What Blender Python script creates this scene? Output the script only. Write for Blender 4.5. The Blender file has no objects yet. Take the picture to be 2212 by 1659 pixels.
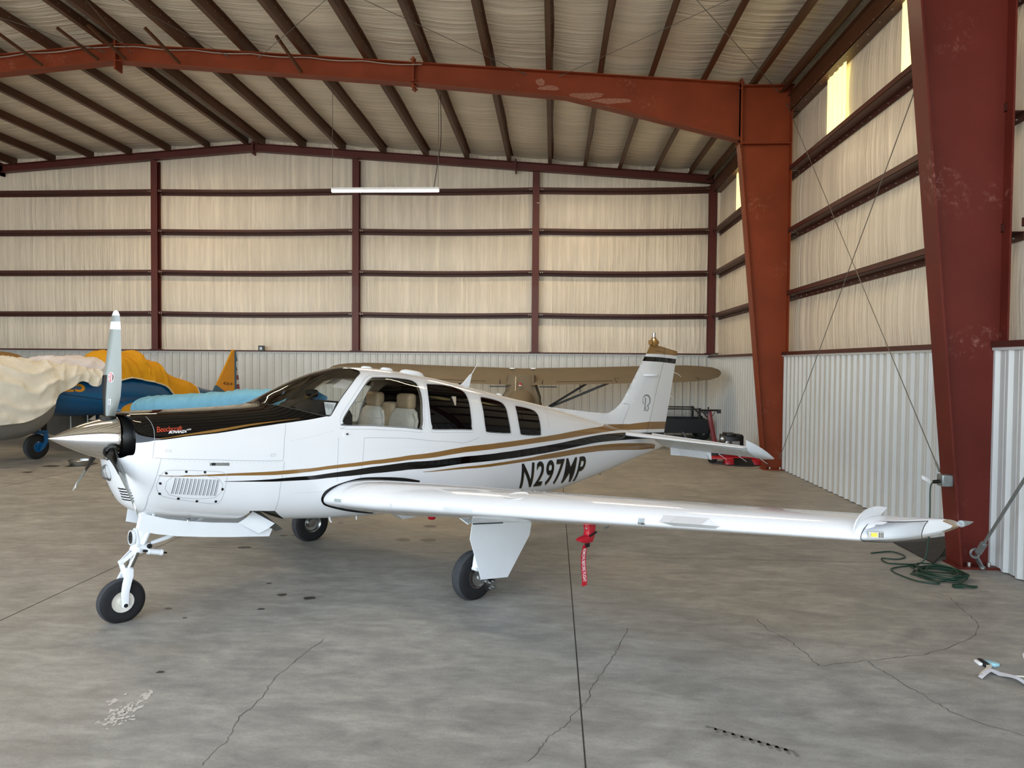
import bpy, bmesh, math, random
import numpy as np
from mathutils import Vector, Matrix, geometry
random.seed(7)
COL = bpy.context.scene.collection
PI = math.pi

# ---------------------------------------------------------------- helpers
def hx(s):
    s = s.lstrip('#')
    r = []
    for i in (0, 2, 4):
        c = int(s[i:i+2], 16) / 255
        r.append(c / 12.92 if c <= .04045 else ((c + .055) / 1.055) ** 2.4)
    return (r[0], r[1], r[2], 1)

class MB:
    """collects shapes, builds ONE mesh object"""
    def __init__(s): s.v = []; s.f = []; s.m = []; s.n = None
    def add(s, vs, fs, mi=0, M=None):
        b = len(s.v)
        for p in vs:
            p = Vector(p)
            s.v.append(tuple(M @ p) if M is not None else tuple(p))
        for f in fs: s.f.append(tuple(b + i for i in f)); s.m.append(mi)
        return s
    def box(s, lo, hi, mi=0, M=None):
        x0, y0, z0 = lo; x1, y1, z1 = hi
        vs = [(x0,y0,z0),(x1,y0,z0),(x1,y1,z0),(x0,y1,z0),(x0,y0,z1),(x1,y0,z1),(x1,y1,z1),(x0,y1,z1)]
        return s.add(vs, [(0,3,2,1),(4,5,6,7),(0,1,5,4),(1,2,6,5),(2,3,7,6),(3,0,4,7)], mi, M)
    def bar(s, p0, p1, w, h, mi=0, up=(0,0,1)):
        p0 = Vector(p0); p1 = Vector(p1); d = p1 - p0; L = d.length
        z = d.normalized(); x = Vector(up).cross(z)
        if x.length < 1e-4: x = Vector((1,0,0))
        x.normalize(); y = z.cross(x)
        M = Matrix((x, y, z)).transposed().to_4x4(); M.translation = p0
        return s.box((-w/2,-h/2,0), (w/2,h/2,L), mi, M)
    def tube(s, path, r, n=8, mi=0, caps=True, closed=False):
        P = [Vector(p) for p in path]; k = len(P)
        R = list(r) if hasattr(r, '__len__') else [r] * k
        rings = []; prev = None
        for i in range(k):
            if closed: t = P[(i+1) % k] - P[i-1]
            else: t = P[min(i+1, k-1)] - P[max(i-1, 0)]
            t.normalize()
            if prev is None:
                a = Vector((0,0,1)) if abs(t.z) < .9 else Vector((1,0,0))
                prev = (a - t * a.dot(t)).normalized()
            else:
                prev = prev - t * prev.dot(t)
                if prev.length < 1e-6: prev = t.orthogonal()
                prev.normalize()
            b = t.cross(prev)
            rings.append([P[i] + (prev * math.cos(2*PI*j/n) + b * math.sin(2*PI*j/n)) * R[i] for j in range(n)])
        return s.loft(rings, True, caps and not closed, mi, closed)
    def loft(s, rings, closed=True, caps=True, mi=0, wrap=False, M=None):
        n = len(rings[0]); k = len(rings); vs = [p for r in rings for p in r]; fs = []
        for i in range(k if wrap else k - 1):
            i2 = (i + 1) % k
            for j in range(n if closed else n - 1):
                j2 = (j + 1) % n
                fs.append((i*n+j, i*n+j2, i2*n+j2, i2*n+j))
        if caps:
            fs.append(tuple(range(n))[::-1]); fs.append(tuple((k-1)*n + j for j in range(n)))
        return s.add(vs, fs, mi, M)
    def lathe(s, prof, M=None, n=24, mi=0, caps=False):
        rings = [[(r*math.cos(2*PI*j/n), r*math.sin(2*PI*j/n), h) for j in range(n)] for r, h in prof]
        return s.loft(rings, True, caps, mi, False, M)
    def prism(s, poly, h, mi=0, M=None):
        n = len(poly)
        vs = [(x, y, 0) for x, y in poly] + [(x, y, h) for x, y in poly]
        fs = [tuple(range(n))[::-1], tuple(range(n, 2*n))] + [(i, (i+1) % n, n + (i+1) % n, n + i) for i in range(n)]
        return s.add(vs, fs, mi, M)
    def build(s, name, mats, parent=None, loc=None, rotz=0, sharp=38, fix=True, flat=False, bevel=0):
        if not isinstance(mats, (list, tuple)): mats = [mats]
        me = bpy.data.meshes.new(name)
        me.from_pydata(s.v, [], s.f)
        for m in mats: me.materials.append(m)
        me.polygons.foreach_set('material_index', s.m)
        if fix:
            bm = bmesh.new(); bm.from_mesh(me)
            if bevel:
                bmesh.ops.remove_doubles(bm, verts=bm.verts, dist=1e-5)
                es = [e for e in bm.edges if len(e.link_faces) == 2 and e.calc_face_angle(0) > .6]
                bmesh.ops.bevel(bm, geom=es, offset=bevel, segments=2, affect='EDGES', profile=.5, clamp_overlap=True)
            bmesh.ops.recalc_face_normals(bm, faces=bm.faces); bm.to_mesh(me); bm.free()
        if not flat:
            me.polygons.foreach_set('use_smooth', [True] * len(me.polygons))
            me.set_sharp_from_angle(angle=math.radians(sharp))
        if s.n is not None and len(s.n) == len(me.vertices):
            me.normals_split_custom_set_from_vertices([tuple(x) for x in s.n])
        me.update()
        o = bpy.data.objects.new(name, me); COL.objects.link(o)
        if parent: o.parent = parent
        if loc: o.location = loc
        o.rotation_euler[2] = rotz
        return o

def thing(name, label, cat, loc=(0,0,0), rotz=0, group=None):
    o = bpy.data.objects.new(name, None); COL.objects.link(o)
    o.location = loc; o.rotation_euler = (0,0,rotz); o.empty_display_size = .2
    return tag(o, label, cat, group)
def tag(o, label, cat, group=None, kind=None):
    o['label'] = label; o['category'] = cat
    if group: o['group'] = group
    if kind: o['kind'] = kind
    return o
def struct(o, label=None, cat=None, group=None):
    o['kind'] = 'structure'
    if label: o['label'] = label; o['category'] = cat
    if group: o['group'] = group
    return o
def axM(p, z, x=None):
    z = Vector(z).normalized()
    x = Vector(x) if x is not None else z.orthogonal()
    x = (x - z * x.dot(z)).normalized(); y = z.cross(x)
    M = Matrix((x, y, z)).transposed().to_4x4(); M.translation = Vector(p); return M
def arc(c, r, a0, a1, n): return [(c[0] + r*math.cos(a0+(a1-a0)*i/n), c[1] + r*math.sin(a0+(a1-a0)*i/n)) for i in range(n+1)]
def crom(pts, k=4, closed=False):
    P = [np.array(p, float) for p in pts]; n = len(P); out = []
    for i in range(n if closed else n - 1):
        p1, p2 = P[i], P[(i+1) % n]
        p0 = P[i-1] if closed or i > 0 else 2*p1 - p2
        p3 = P[(i+2) % n] if closed or i + 2 < n else 2*p2 - p1
        for j in range(k):
            t = j / k
            out.append(tuple(.5*((2*p1)+(-p0+p2)*t+(2*p0-5*p1+4*p2-p3)*t*t+(-p0+3*p1-3*p2+p3)*t**3)))
    if not closed: out.append(tuple(P[-1]))
    return out

# ---------------------------------------------------------------- materials
def nodes(name):
    m = bpy.data.materials.new(name); m.use_nodes = True
    nt = m.node_tree; return m, nt, nt.nodes['Principled BSDF']
def L(nt, a, b): nt.links.new(a, b)
def pm(name, col, rough=.5, metal=0, coat=0, spec=.5, var=.06, vs=5, bump=0, bs=40, stretch=(1,1,1), rvar=0, scuff=None):
    """procedural painted / metal / cloth surface: noise varies colour, roughness and height"""
    m, nt, b = nodes(name)
    if isinstance(col, str): col = hx(col)
    tc = nt.nodes.new('ShaderNodeTexCoord'); mp = nt.nodes.new('ShaderNodeMapping'); mp.inputs['Scale'].default_value = stretch
    L(nt, tc.outputs['Object'], mp.inputs[0])
    nz = nt.nodes.new('ShaderNodeTexNoise'); nz.inputs['Scale'].default_value = vs; nz.inputs['Detail'].default_value = 5
    L(nt, mp.outputs[0], nz.inputs['Vector'])
    rp = nt.nodes.new('ShaderNodeValToRGB')
    rp.color_ramp.elements[0].position = .3; rp.color_ramp.elements[1].position = .7
    rp.color_ramp.elements[0].color = tuple(c*(1-var) for c in col[:3]) + (1,)
    rp.color_ramp.elements[1].color = tuple(min(1, c*(1+var)) for c in col[:3]) + (1,)
    L(nt, nz.outputs['Fac'], rp.inputs[0]); L(nt, rp.outputs[0], b.inputs['Base Color'])
    if scuff:                                           # dusty scuffs and primer showing through
        s1 = nt.nodes.new('ShaderNodeTexNoise'); s1.inputs['Scale'].default_value = .9; s1.inputs['Detail'].default_value = 3
        s2 = nt.nodes.new('ShaderNodeTexNoise'); s2.inputs['Scale'].default_value = 14; s2.inputs['Detail'].default_value = 6; s2.inputs['Roughness'].default_value = .7
        L(nt, tc.outputs['Object'], s1.inputs['Vector']); L(nt, tc.outputs['Object'], s2.inputs['Vector'])
        ra = nt.nodes.new('ShaderNodeMapRange'); ra.inputs[1].default_value = .58; ra.inputs[2].default_value = .72
        rb = nt.nodes.new('ShaderNodeMapRange'); rb.inputs[1].default_value = .52; rb.inputs[2].default_value = .68
        L(nt, s1.outputs['Fac'], ra.inputs[0]); L(nt, s2.outputs['Fac'], rb.inputs[0])
        mm = nt.nodes.new('ShaderNodeMath'); mm.operation = 'MULTIPLY'; L(nt, ra.outputs[0], mm.inputs[0]); L(nt, rb.outputs[0], mm.inputs[1])
        mx = nt.nodes.new('ShaderNodeMixRGB'); mx.inputs[2].default_value = hx(scuff); L(nt, mm.outputs[0], mx.inputs[0]); L(nt, rp.outputs[0], mx.inputs[1]); L(nt, mx.outputs[0], b.inputs['Base Color'])
    b.inputs['Roughness'].default_value = rough; b.inputs['Metallic'].default_value = metal
    b.inputs['Coat Weight'].default_value = coat; b.inputs['Coat Roughness'].default_value = .03
    b.inputs['Specular IOR Level'].default_value = spec
    if rvar:
        mr = nt.nodes.new('ShaderNodeMapRange'); mr.inputs[3].default_value = max(0, rough-rvar); mr.inputs[4].default_value = rough+rvar
        L(nt, nz.outputs['Fac'], mr.inputs[0]); L(nt, mr.outputs[0], b.inputs['Roughness'])
    if bump:
        n2 = nt.nodes.new('ShaderNodeTexNoise'); n2.inputs['Scale'].default_value = bs; n2.inputs['Detail'].default_value = 4
        L(nt, mp.outputs[0], n2.inputs['Vector'])
        bp = nt.nodes.new('ShaderNodeBump'); bp.inputs['Strength'].default_value = 1; bp.inputs['Distance'].default_value = bump
        L(nt, n2.outputs['Fac'], bp.inputs['Height']); L(nt, bp.outputs[0], b.inputs['Normal'])
    return m

def insulation(name, stretch, col, bump=.05):
    """white vinyl-faced insulation: taut sheet with long fine wrinkles in one direction"""
    m, nt, b = nodes(name)
    tc = nt.nodes.new('ShaderNodeTexCoord')
    mp = nt.nodes.new('ShaderNodeMapping'); mp.inputs['Scale'].default_value = stretch
    L(nt, tc.outputs['Object'], mp.inputs[0])
    big = nt.nodes.new('ShaderNodeTexNoise'); big.inputs['Scale'].default_value = .55; big.inputs['Detail'].default_value = 2
    L(nt, tc.outputs['Object'], big.inputs['Vector'])
    n1 = nt.nodes.new('ShaderNodeTexNoise'); n1.inputs['Scale'].default_value = 1; n1.inputs['Detail'].default_value = 5; n1.inputs['Roughness'].default_value = .55; n1.inputs['Distortion'].default_value = .2
    L(nt, mp.outputs[0], n1.inputs['Vector'])
    r1 = nt.nodes.new('ShaderNodeValToRGB')
    r1.color_ramp.elements[0].position = .36; r1.color_ramp.elements[1].position = .70; r1.color_ramp.interpolation = 'EASE'
    L(nt, n1.outputs['Fac'], r1.inputs[0])
    r2 = nt.nodes.new('ShaderNodeMapRange'); r2.inputs[1].default_value = .38; r2.inputs[2].default_value = .62; r2.inputs[3].default_value = .12; r2.inputs[4].default_value = 1
    L(nt, big.outputs['Fac'], r2.inputs[0])
    mu = nt.nodes.new('ShaderNodeMath'); mu.operation = 'MULTIPLY'
    L(nt, r1.outputs[0], mu.inputs[0]); L(nt, r2.outputs[0], mu.inputs[1])
    bp = nt.nodes.new('ShaderNodeBump'); bp.inputs['Strength'].default_value = .9; bp.inputs['Distance'].default_value = bump
    L(nt, mu.outputs[0], bp.inputs['Height']); L(nt, bp.outputs[0], b.inputs['Normal'])
    cr = nt.nodes.new('ShaderNodeValToRGB')
    cr.color_ramp.elements[0].position = .30; cr.color_ramp.elements[1].position = .68; cr.color_ramp.elements[0].color = tuple(c*.72 for c in hx(col)[:3]) + (1,); cr.color_ramp.elements[1].color = hx(col)
    L(nt, n1.outputs['Fac'], cr.inputs[0]); L(nt, cr.outputs[0], b.inputs['Base Color'])  # wrinkle highlights and crease shade put into the base colour
    b.inputs['Roughness'].default_value = .34; b.inputs['Specular IOR Level'].default_value = .5
    return m

M_wallins = insulation('insulation_wall', (10, 10, .24), '#f3e8d6', .022)
M_roofins = insulation('insulation_roof', (.42, 8, 1), '#ece2cf', .035)
M_steel = pm('red_oxide_steel', '#7d361b', .5, 0, .0, .25, .14, 1.6, .0006, 60, rvar=.1, scuff='#9a6a55')
M_column = pm('maroon_steel', '#5e221a', .5, 0, .0, .25, .16, 1.4, .0006, 60, rvar=.1, scuff='#9a6a60')
M_purlin = pm('brown_purlin_steel', '#52321f', .5, 0, .05, .4, .12, 2)
M_girt = pm('maroon_girt_steel', '#4a241d', .5, 0, .05, .4, .12, 2)
M_dkend = pm('maroon_end_frame', '#55211c', .5, 0, .05, .4, .12, 2)
M_liner = pm('white_ribbed_liner', '#c6c8c7', .36, 0, .1, .5, .05, 1.2)
M_galv = pm('galvanised_steel', '#9aa0a0', .38, .8, 0, .5, .15, 20)
M_cable = pm('steel_cable', '#77746e', .5, .6, 0, .5, .1, 20)
M_bolt = pm('bolt_zinc', '#b8b4a8', .4, .7, 0, .5, .1, 20)
M_white = pm('gloss_white_paint', '#e6e8ea', .12, 0, .25, .45, .012, 2)
M_whitem = pm('satin_white_paint', '#e9edf0', .35, 0, .1, .5, .02, 6)
M_blackp = pm('gloss_black_paint', '#050404', .05, 0, .0, .38, .1, 4)
M_gold = pm('gold_brown_paint', '#85602c', .16, 0, .5, .5, .04, 4)
M_seam = pm('panel_seam', '#9a9ea2', .6, var=.1)
M_seamk = pm('dark_seam', '#3a3836', .6, var=.1)
M_tint = pm('dark_tinted_glass', '#040405', .03, 0, 0, .22, .1, 4)
M_chrome = pm('polished_aluminium', '#d8d6d2', .10, 1, 0, .5, .02, 6)
M_alu = pm('bare_aluminium', '#a9aaa8', .28, 1, 0, .5, .06, 20)
M_prop = pm('grey_propeller_paint', '#7d837e', .32, 0, .2, .5, .03, 8)
M_rub = pm('tyre_rubber', '#1b1b1c', .72, 0, 0, .3, .25, 14, .0008, 90)
M_rubw = pm('worn_tyre_tread', '#3a3b3d', .8, 0, 0, .3, .15, 18, .0008, 90)
M_blk = pm('black_plastic', '#0c0c0c', .4, var=.2)
M_dark = pm('dark_cavity', '#0d0c0b', .8, var=.3)
M_bay = pm('bay_interior_paint', '#55564f', .6, var=.2, vs=12)
M_rim = pm('ivory_wheel_paint', '#d9d4c8', .4, 0, .1, .5, .06, 30)
M_tan = pm('tan_leather', '#b39b7c', .5, 0, 0, .4, .06, 12, .0008, 120)
M_ivory = pm('ivory_fleece', '#d6d0c2', .9, 0, 0, .2, .07, 30, .004, 60)
M_trim = pm('beige_cabin_trim', '#a79a86', .6, var=.05)
M_red = pm('red_vinyl', '#c01228', .38, 0, .1, .5, .06, 20)
M_redl = pm('red_lettering', '#b5432c', .3, var=.05)
M_wtext = pm('white_lettering', '#f4f4f4', .4, var=.02)
M_btext = pm('black_lettering', '#0a0a0a', .25, var=.05)
M_gtext = pm('grey_lettering', '#8a8c8a', .3, var=.05)
M_shadowt = pm('olive_letter_shadow', '#8f8767', .3, var=.05)

def glassy(name, tint, mixf, rough=.02, ior=1.45):
    """thin clear plastic: mostly see-through with a mirror-like sheen"""
    m, nt, b = nodes(name)
    out = nt.nodes['Material Output']
    tr = nt.nodes.new('ShaderNodeBsdfTransparent')
    gl = nt.nodes.new('ShaderNodeBsdfGlossy'); gl.inputs['Roughness'].default_value = rough
    nz = nt.nodes.new('ShaderNodeTexNoise'); nz.inputs['Scale'].default_value = 3
    rp = nt.nodes.new('ShaderNodeValToRGB'); rp.color_ramp.elements[0].color = tuple(c*.97 for c in tint) + (1,); rp.color_ramp.elements[1].color = tuple(tint) + (1,)
    L(nt, nz.outputs['Fac'], rp.inputs[0]); L(nt, rp.outputs[0], tr.inputs['Color'])
    fr = nt.nodes.new('ShaderNodeFresnel'); fr.inputs['IOR'].default_value = ior
    ad = nt.nodes.new('ShaderNodeMath'); ad.operation = 'ADD'; ad.inputs[1].default_value = mixf; ad.use_clamp = True
    L(nt, fr.outputs[0], ad.inputs[0])
    mx = nt.nodes.new('ShaderNodeMixShader')
    L(nt, ad.outputs[0], mx.inputs[0]); L(nt, tr.outputs[0], mx.inputs[1]); L(nt, gl.outputs[0], mx.inputs[2]); L(nt, mx.outputs[0], out.inputs[0])
    return m
M_glass = glassy('clear_acrylic', (.93, .95, .93), .0, ior=1.32)
M_lens = glassy('clear_lens', (.97, .98, .98), .0, ior=1.3)
M_film = pm('milky_film', '#eceef0', .3, var=.04); M_film.node_tree.nodes['Principled BSDF'].inputs['Alpha'].default_value = .62
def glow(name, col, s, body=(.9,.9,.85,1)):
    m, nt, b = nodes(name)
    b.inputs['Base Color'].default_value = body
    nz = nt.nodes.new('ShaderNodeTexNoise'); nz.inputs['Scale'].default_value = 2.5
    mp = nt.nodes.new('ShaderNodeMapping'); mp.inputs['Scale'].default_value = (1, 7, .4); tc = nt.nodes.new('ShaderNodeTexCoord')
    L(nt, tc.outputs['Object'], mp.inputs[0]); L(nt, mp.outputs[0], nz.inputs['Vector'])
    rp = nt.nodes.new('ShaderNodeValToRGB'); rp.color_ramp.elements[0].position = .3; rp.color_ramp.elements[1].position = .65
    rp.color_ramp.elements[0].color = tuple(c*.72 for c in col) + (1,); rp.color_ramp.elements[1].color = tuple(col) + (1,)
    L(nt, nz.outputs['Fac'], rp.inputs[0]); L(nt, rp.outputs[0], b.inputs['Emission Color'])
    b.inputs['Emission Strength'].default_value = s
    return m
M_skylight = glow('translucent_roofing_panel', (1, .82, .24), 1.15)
M_led = glow('led_tube_diffuser', (1, .95, .85), 9)

def concrete():
    m, nt, b = nodes('hangar_concrete')
    tc = nt.nodes.new('ShaderNodeTexCoord')
    def nz(sc, det, st=(1,1,1), rough=.55, dist=0):
        mp = nt.nodes.new('ShaderNodeMapping'); mp.inputs['Scale'].default_value = st; mp.inputs['Rotation'].default_value = (0,0,.25)
        L(nt, tc.outputs['Object'], mp.inputs[0])
        n = nt.nodes.new('ShaderNodeTexNoise'); n.inputs['Scale'].default_value = sc; n.inputs['Detail'].default_value = det
        n.inputs['Roughness'].default_value = rough; n.inputs['Distortion'].default_value = dist
        L(nt, mp.outputs[0], n.inputs['Vector']); return n
    a = nz(.5, 3, (1, 1, 1)); c = nz(2.6, 6, (.8, 1.7, 1), .6, .6); d = nz(9, 6, (.7, 1.5, 1), .65); e = nz(60, 3)
    def ramp(n, p0, p1, c0, c1):
        r = nt.nodes.new('ShaderNodeValToRGB'); r.color_ramp.elements[0].position = p0; r.color_ramp.elements[1].position = p1
        r.color_ramp.elements[0].color = c0; r.color_ramp.elements[1].color = c1
        L(nt, n.outputs['Fac'], r.inputs[0]); return r
    r1 = ramp(a, .3, .7, hx('#9c9992'), hx('#b0ada4'))
    r2 = ramp(c, .33, .72, (.66, .655, .65, 1), (1.09, 1.08, 1.06, 1))
    r3 = ramp(d, .3, .7, (.80, .80, .80, 1), (1.08, 1.08, 1.08, 1))
    r4 = ramp(e, .35, .65, (.93, .93, .93, 1), (1.05, 1.05, 1.05, 1))
    prev = r1
    for r in (r2, r3, r4):
        mx = nt.nodes.new('ShaderNodeMixRGB'); mx.blend_type = 'MULTIPLY'; mx.inputs[0].default_value = 1
        L(nt, prev.outputs[0], mx.inputs[1]); L(nt, r.outputs[0], mx.inputs[2]); prev = mx
    L(nt, prev.outputs[0], b.inputs['Base Color'])
    mr = nt.nodes.new('ShaderNodeMapRange'); mr.inputs[1].default_value = .3; mr.inputs[2].default_value = .7; mr.inputs[3].default_value = .42; mr.inputs[4].default_value = .66
    L(nt, c.outputs['Fac'], mr.inputs[0]); L(nt, mr.outputs[0], b.inputs['Roughness'])
    b.inputs['Specular IOR Level'].default_value = .35
    bp = nt.nodes.new('ShaderNodeBump'); bp.inputs['Strength'].default_value = .35; bp.inputs['Distance'].default_value = .004
    L(nt, d.outputs['Fac'], bp.inputs['Height']); L(nt, bp.outputs[0], b.inputs['Normal'])
    return m
M_conc = concrete()
M_joint = pm('floor_joint', '#35312c', .8, var=.2)
M_crack = pm('hairline_crack', '#5d5850', .9, var=.2)
M_stain = pm('oil_stain', '#38322b', .35, var=.3, vs=30)
M_smear = pm('white_paint_splash', '#c9c4bb', .7, var=.12, vs=60)
M_tread = pm('faint_tyre_print', '#716e68', .6, var=.1, vs=40)

CRACKS=[[(-1.708,5.487),(-1.756,5.195),(-1.805,4.932),(-1.818,4.738),(-1.793,4.514),(-1.81,4.344),(-1.824,4.152),(-1.779,3.985),(-1.787,3.86),(-1.795,3.707)],
[(1.7,6.19),(1.73,5.952),(1.822,5.732),(1.843,5.576),(1.869,5.404),(1.876,5.251)],
[(1.876,5.251),(2.062,5.311),(2.269,5.376),(2.504,5.443),(2.701,5.51),(2.973,5.663),(3.283,5.913),(3.471,6.164),(3.548,6.481),(3.629,6.922),(3.561,7.045)],
[(2.269,5.376),(2.268,5.27),(2.304,5.171),(2.318,5.031),(2.378,4.875),(2.405,4.726),(2.441,4.605),(2.579,4.442),(2.7,4.331)],
[(0.618,5.896),(0.502,5.491),(0.453,5.313),(0.352,5.033),(0.294,4.838),(0.213,4.553),(0.176,4.458),(0.075,4.25),(0.009,4.138),(-0.042,4.023),(-0.113,3.861)]]
STAINS=[(-3.23,6.06,0.035),(-2.98,5.85,0.02),(-2.62,4.81,0.03),(-2.66,6.83,0.03),(-2.41,6.5,0.05),(-2.14,6.43,0.06),(-2.45,6.11,0.035),(-3.45,8.13,0.08),(-3.22,8.73,0.05),(-1.75,8.65,0.1),(-1.45,8.66,0.11),(-3.07,8.75,0.06),(-9.83,14.03,0.18),(-9.44,14.08,0.15),(-9.29,14.5,0.12),(-9.72,13.23,0.1),(-2.74,9.48,0.05),(-1.55,9.4,0.1)]
SMEAR=[(-2.55,4.225),(-2.571,4.171),(-2.543,4.29),(-2.536,4.352),(-2.577,4.114),(-2.518,4.186),(-2.522,4.5),(-2.519,4.468),(-2.589,4.257),(-2.534,4.134),(-2.499,4.264),(-2.474,4.15),(-2.682,4.391)]
TREAD=[(0.941,4.285),(0.985,4.258),(1.029,4.231),(1.071,4.205),(1.114,4.179),(1.155,4.153),(1.196,4.128),(1.237,4.103),(1.277,4.079),(1.316,4.054)]
RIBT=[(2.893,5.143),(2.956,5.195),(3.021,5.238),(3.048,5.245),(3.088,5.23),(3.118,5.177),(3.137,5.125),(3.15,5.068),(3.17,4.971)]
RIBB=[(2.894,5.094),(2.952,5.14),(2.995,5.171),(3.009,5.174),(3.035,5.156),(3.062,5.117),(3.089,5.078),(3.106,5.041),(3.121,4.954)]
PACK=[(3.039,5.389),(3.068,5.391),(3.116,5.379),(3.081,5.307),(3.061,5.29),(3.035,5.325),(3.008,5.291),(3.011,5.323)]
TAIL=[(3.054,5.337),(3.025,5.277),(2.997,5.249),(2.965,5.221),(2.911,5.162)]
CORD=[(3.112,5.167),(3.206,5.159),(3.326,5.121)]
RAG=[(3.44,5.564),(3.411,5.505),(3.428,5.484),(3.49,5.568),(3.493,5.609)]

# ---------------------------------------------------------------- hangar shell
XR, XL, RX = 4.87, -23.1, -9.12
YB, YF = 22.45, -2.2
def zr(X): return 8.65 - .0752 * abs(X - RX)          # top of rafters
ZI = .25                                              # purlin depth under the insulation

# floor with joints, cracks, stains in one mesh
f = MB()
f.add([(XL-.3,YF-.4,0),(XR+.4,YF-.4,0),(XR+.4,YB+.3,0),(XL-.3,YB+.3,0)], [(0,1,2,3)], 0)
def strip(pts, w, mi, z=.0012, taper=False):
    vs = []; n = len(pts)
    for i, p in enumerate(pts):
        a = pts[max(i-1,0)]; c = pts[min(i+1,n-1)]
        d = Vector((c[0]-a[0], c[1]-a[1])); d.normalize()
        ww = w * (random.uniform(.5,1.3) if taper else 1)
        vs += [(p[0]-d.y*ww/2, p[1]+d.x*ww/2, z), (p[0]+d.y*ww/2, p[1]-d.x*ww/2, z)]
    f.add(vs, [(2*i, 2*i+1, 2*i+3, 2*i+2) for i in range(n-1)], mi)
for x in (.19, -4.41, -9.0, -13.6, -18.2): strip([(x,YF),(x,YB)], .009, 1)
for y in (8.1, 15.3): strip([(XL,y),(XR,y)], .006, 2)
for c in CRACKS:
    q = []
    for i in range(len(c)-1):
        for j in range(5):
            t = j/5; q.append((c[i][0]+(c[i+1][0]-c[i][0])*t + random.uniform(-.012,.012), c[i][1]+(c[i+1][1]-c[i][1])*t + random.uniform(-.012,.012)))
    q.append(c[-1]); strip(q, .0055, 2, .0013, True)
def blob(x, y, rx, ry, mi, z, n=18, j=.25):
    ph = random.random()*6
    vs = [(x+rx*(1+j*math.sin(3*a+ph)*.5+random.uniform(-j,j)*.4)*math.cos(a), y+ry*(1+j*math.sin(2*a+ph)*.5+random.uniform(-j,j)*.4)*math.sin(a), z) for a in [2*PI*k/n for k in range(n)]]
    f.add(vs, [tuple(range(n))], mi)
for x, y, r in STAINS: blob(x, y, r*.9, r*.7, 3, .0016)
for x, y in SMEAR:
    for k in range(9): blob(x+random.gauss(0,.022), y+random.gauss(0,.035), random.uniform(.004,.015), random.uniform(.006,.02), 4, .0014+.0001*k, 9, .6)
for i, (x, y) in enumerate(TREAD):
    strip([(x-.035,y+.03),(x+.01,y+.012),(x+.02,y-.045)], .022, 5, .0014)
flo = f.build('floor', [M_conc, M_joint, M_crack, M_stain, M_smear, M_tread], fix=False, flat=True)
struct(flo)
g = MB(); g.add([(-60,-60,-.03),(60,-60,-.03),(60,YF-.4,-.03),(-60,YF-.4,-.03)], [(0,1,2,3)])
struct(g.build('ground_apron', [pm('sunlit_apron_concrete', '#b9b6ae', .8, var=.08, vs=.7)], fix=False))

# walls of insulation (slightly pillowed between girts), rib-steel liner below
GZ = [3.50, 4.74, 5.97]
def pillow_wall(name, axis, c, a0, a1, zs, top, inward, hole=()):
    m = MB(); na = max(2, int((a1-a0)/.45)); A = [a0+(a1-a0)*i/na for i in range(na+1)]
    cols = []
    for a in A:
        col = []
        zz = zs + [top(a)]
        for k in range(len(zz)-1):
            for j in range(6):
                t = j/6; col.append((zz[k]+(zz[k+1]-zz[k])*t, .035*math.sin(PI*t)))
        col.append((zz[-1], 0)); cols.append(col)
    n = len(cols[0]); vs = []
    for a, col in zip(A, cols):
        for z, b in col: vs.append((c+inward*b, a, z) if axis == 'x' else (a, c+inward*b, z))
    m.add(vs, [(i*n+j, i*n+j+1, (i+1)*n+j+1, (i+1)*n+j) for i in range(na) for j in range(n-1)])
    return struct(m.build(name, M_wallins, fix=False, sharp=60))
BZ = [2.42, 3.53, 4.79, 6.03, 7.24]
pillow_wall('wall_right', 'x', XR, YF, YB, [0, 2.3]+GZ+[7.16], lambda a: zr(XR)+ZI, -1)
pillow_wall('wall_left', 'x', XL, YF, YB, [0, 2.3]+GZ+[7.16], lambda a: zr(XL)+ZI, 1)
pillow_wall('wall_back', 'y', YB, XL, XR, [0]+BZ, lambda a: zr(a)+ZI, -1)
# front header over the open door
m = MB(); m.add([(XL,YF,6.9),(XR,YF,6.9),(XR,YF,zr(XR)+ZI),(RX,YF,zr(RX)+ZI),(XL,YF,zr(XL)+ZI)], [(0,1,2,3,4)])
struct(m.build('wall_front', M_wallins, fix=False))

def liner(name, axis, c, a0, a1, h, inward):
    m = MB(); p = .2286; prof = []
    a = a0
    while a < a1:
        prof += [(a,0),(a+.03,0),(a+.036,.006),(a+.09,.006),(a+.096,0),(a+.122,0),(a+.152,.036),(a+.184,.036),(a+.200,0)]; a += p
    prof = [(a_, b) for a_, b in prof if a_ <= a1] + [(a1,0)]
    vs = []
    for a_, b in prof:
        for z in (.01, h): vs.append((c+inward*b, a_, z) if axis == 'x' else (a_, c+inward*b, z))
    m.add(vs, [(2*i, 2*i+1, 2*i+3, 2*i+2) for i in range(len(prof)-1)])
    return struct(m.build(name, M_liner, fix=False, flat=True))
liner('wall_right_liner', 'x', 4.635, YF, 22.28, 2.28, -1)
liner('wall_back_liner', 'y', 22.30, XL, 4.63, 2.36, -1)
m = MB(); m.box((4.585,YF,2.275),(4.65,22.3,2.305),0); m.box((4.57,YF,2.305),(4.85,22.3,2.37),1)
struct(m.build('trim_1', [M_liner, M_girt]))
m = MB(); m.box((XL,22.24,2.355),(4.63,22.31,2.385),0); m.box((XL,22.22,2.385),(4.63,22.31,2.43),1)
struct(m.build('trim_2', [M_liner, M_girt]))
m = MB(); m.box((4.55,22.2,.0),(4.635,22.3,2.3)); struct(m.build('trim_3', M_liner))
m = MB(); m.box((4.76,22.2,2.45),(4.86,22.42,7.4)); struct(m.build('trim_4', M_wallins))

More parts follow.
